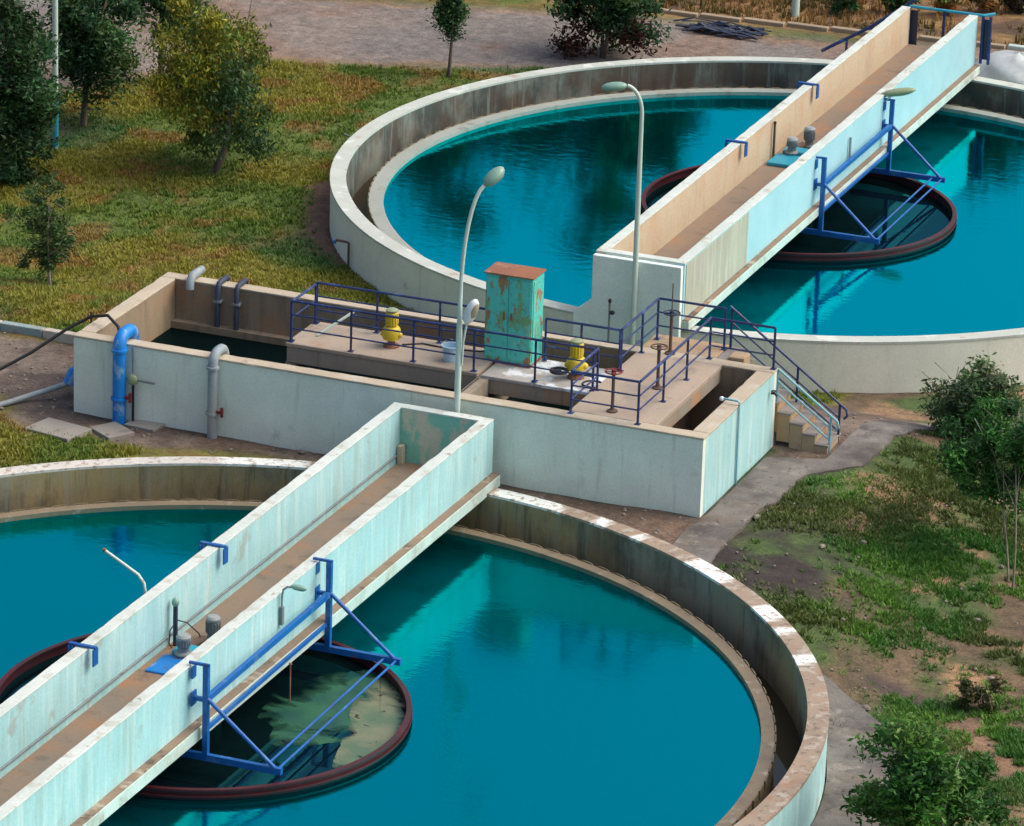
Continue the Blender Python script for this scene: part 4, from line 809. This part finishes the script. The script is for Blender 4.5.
tree('shrub', 'round olive green shrub at the foot of the farther clarifier on the right', 'shrub', (2.85, 7.6), (2.8, 7.75, .05), (1.2, .9, 1.18), 64, 14000, .07, [(.055, .12, .045), (.085, .16, .055), (.035, .08, .03), (.16, .21, .11)], .04, seed=14, clr=.28, multi=3, nl=8, group='plants on the right lawn')
tree('young_tree', 'light green feathery tree with a thin pale trunk at the right edge', 'tree', (5.75, 1.55), (5.35, 2.3, 1.3), (1.1, .8, 1.25), 64, 15000, .06, [(.045, .15, .03), (.06, .19, .035), (.03, .10, .026)], .035, (-.15, 0), seed=15, clr=.25, droop=.3, multi=2, nl=7, bark='palebark', group='plants on the right lawn')
tree('broadleaf_tree', 'leafy dark green tree at the lower right corner beside the curved path', 'tree', (8.25, -11.2), (7.80, -10.7, .22), (1.17, 1.0, .96), 84, 19000, .075, MG, .06, seed=17, clr=.28, bark='palebark', nl=9, group='plants on the right lawn')
# far shrubs beyond the road
for i, (x, y, s, pal, lb) in enumerate([(-9.9, 39.8, .55, DG, 'dark shrub beyond the road just right of the bollard'), (-12.9, 40.2, .85, DG, 'dark low shrub beyond the road left of the bollard'), (-8.6, 40.6, .6, MG, 'green shrub beyond the road behind the far bridge railing'),
        (-7.3, 41.2, .62, [(.42, .16, .04), (.46, .30, .08), (.12, .12, .03)], 'orange flowering shrub beyond the far bridge end'), (-6.5, 41.9, .5, [(.40, .28, .12), (.30, .16, .05), (.08, .1, .03)], 'yellowish flowering shrub at the top right'),
        (-15.4, 41.0, .8, DG, 'dark shrub behind the round tree at the roadside'), (-5.6, 42.3, .6, [(.06, .05, .03), (.09, .06, .03), (.04, .05, .02)], 'brown twiggy shrub at the top right corner')]):
    tree('shrub', lb, 'shrub', (x, y), (x, y, -1.0+s*.6), (s, s*.8, s*.8), 16, 2200, .08, pal, .03, seed=30+i, clr=.36, multi=2, nl=4, group='shrubs beyond the road')
tree('shrub', 'low twiggy plant on the bare soil right of the curved path', 'shrub', (7.0, -4.3), (7.0, -4.3, -.85), (.55, .45, .35), 14, 1400, .06, [(.05, .075, .02), (.08, .08, .03)], .02, seed=40, clr=.36, multi=2, nl=4, group='plants on the right lawn')
# taller trees beyond the road: their dark crowns are what the far clarifier mirrors
TL = ['first', 'second', 'third', 'fourth', 'fifth', 'sixth']
for i, (x, y, h, rx) in enumerate([(-24.2, 44.0, 8.8, 2.2), (-21.6, 43.5, 10.6, 2.3), (-19.0, 44.5, 11.4, 2.3), (-17.2, 46.0, 8.6, 1.3), (-8.6, 48.0, 9.0, 1.9), (-5.4, 49.5, 9.5, 2.2)]):
    tree('tall_tree', f'{TL[i]} tall dark tree beyond the road, seen as a reflection in the far water', 'tree', (x, y), (x, y, h*.55-1.1), (rx, rx*.9, h*.46), 60, 12000, .14, DG, .16, seed=50+i, clr=.30, nl=8, group='tall trees beyond the road')

# grass
def tufts(n, xr, yr, dens, colf, hgt, seed, blades=5, w=.016):
    r = np.random.default_rng(seed); x = r.uniform(*xr, n); y = r.uniform(*yr, n); keep = r.random(n) < dens(x, y)
    for T in (T1, T2): keep &= np.hypot(x-T[0], y-T[1]) > 11.06
    keep &= ~((x > -13.6) & (x < .1) & (y > -.1) & (y < 4.55))
    x, y = x[keep], y[keep]; n = len(x); z = ground(x, y); c = colf(x, y, r)
    H = hgt*(.5+r.random(n))*(.6+.9*fbm(x, y, .9, 4)); V_ = []; C_ = []
    for k in range(blades):
        a = r.uniform(0, 2*PI, n); l = .05+.07*r.random(n); ox = r.normal(0, .035, n); oy = r.normal(0, .035, n); ww = w*(.7+.8*r.random(n))
        bx, by = x+ox, y+oy; px, py = -np.sin(a)*ww, np.cos(a)*ww; hh = H*(.6+.6*r.random(n))
        V_.append(np.stack([np.stack([bx-px, by-py, z-.03], -1), np.stack([bx+px, by+py, z-.03], -1), np.stack([bx+np.cos(a)*l, by+np.sin(a)*l, z+hh], -1)], 1)); cc = c*(1+.25*r.normal(size=(n, 1)))
        C_.append(np.repeat(np.clip(cc, .004, 1)[:, None], 3, 1))
    V_ = np.concatenate(V_).reshape(-1, 3); C_ = np.concatenate(C_).reshape(-1, 3)
    return V_, np.arange(len(V_)).reshape(-1, 3), C_
def add_grass(label, *a, **k):
    V_, F_, C_ = tufts(*a, **k); me = npmesh('grass', V_, F_, M['blade'], 3, C_); o = bpy.data.objects.new('grass', me); COL.objects.link(o); o['kind'] = 'stuff'; o['label'] = label; o['category'] = 'grass'
def densL(x, y):
    z = zones(x, y); return np.clip(1-2.2*z[3], 0, 1)*np.clip(1-1.6*z[4], 0, 1)*(1-z[5])*(z[6] < .5)*(y < 31+.1*x+3)*(.35+.65*(z[0] > .40))*np.where(y < 3.8, (((x < -13.6) & (y > 3.95))|((y < -.9) & (x < -11.2)))*.9, 1)
def colL(x, y, r):
    n1, n2, n3 = fbm(x, y, 2.4, 1), fbm(x, y, 1.1, 7), fbm(x, y, 5.5, 3)
    c = L3(np.broadcast_to(A(.11, .19, .022), x.shape+(3,)), A(.26, .25, .03), sstep((n1-.42)/.2)); c = L3(c, A(.31, .17, .045), sstep((n2-.56)/.10)*.7); c = L3(c, A(.035, .15, .04), sstep((n3-.50)/.12)*.75)
    near = np.exp(-((y-8)/3.2)**2)*(x > -14); c = L3(c, A(.10, .23, .022), np.clip(near, 0, 1)*.75); return c
add_grass('rough green and rusty grass covering the ground left of the far clarifier', 230000, (-33, -.5), (-8, 33), densL, colL, .07, seed=1, blades=6, w=.02)
def densR(x, y):
    z = zones(x, y); n = fbm(x, y, 2.0, 31); g = (.12+.88*sstep((n-.44)/.10))*sstep((fbm(x, y, .6, 35)-.40)/.10)
    band = np.exp(-((y-1.8+(x-1.2)*.4)/2.4)**2)*(x < 5); g = np.clip(g+.55*band*sstep((fbm(x, y, 1.0, 33)-.34)/.15), 0, 1)
    g *= 1-.97*np.clip(np.exp(-(((x-2.0)/1.3)**2+((y+1.2)/1.5)**2))*2.0, 0, 1); g *= 1-.9*np.clip(np.exp(-(((x-6.0)/1.0)**2+((y+3.4)/1.1)**2))*1.5, 0, 1)
    edge = poly_w(x, y, [(3.9, 10.9), (2.35, 7.0), (2.2, 4.1), (1.2, 2.9), (1.1, .6), (1.05, -1.0), (1.4, -3.0), (4.0, -5.5), (6.4, -7.6), (7.45, -9.5), (7.7, -12), (7, -16), (16, -16), (16, 16)], .12)
    return g*edge
def colR(x, y, r):
    n1 = fbm(x, y, 1.4, 41); n2 = fbm(x, y, 3.0, 43)
    c = L3(np.broadcast_to(A(.055, .175, .024), x.shape+(3,)), A(.11, .25, .03), sstep((n1-.42)/.2)); c = L3(c, A(.11, .11, .035), sstep((n2-.48)/.14)*.7); return c
add_grass('patchy green grass over brown soil on the lawn at the right', 150000, (.6, 14), (-16, 13), densR, colR, .07, seed=2, blades=6, w=.02)
def densF(x, y): return (y > 37.9+.11*np.maximum(x+14, 0))*sstep((fbm(x, y, 2.2, 51)-.35)/.2)*.7
def colF(x, y, r): return L3(np.broadcast_to(A(.30, .18, .06), x.shape+(3,)), A(.12, .10, .03), sstep((fbm(x, y, 1.6, 53)-.45)/.15))
add_grass('dry straw coloured grass along the verge beyond the road', 26000, (-34, 8), (36, 50), densF, colF, .20, seed=3, w=.022)
bpy.context.view_layer.update()
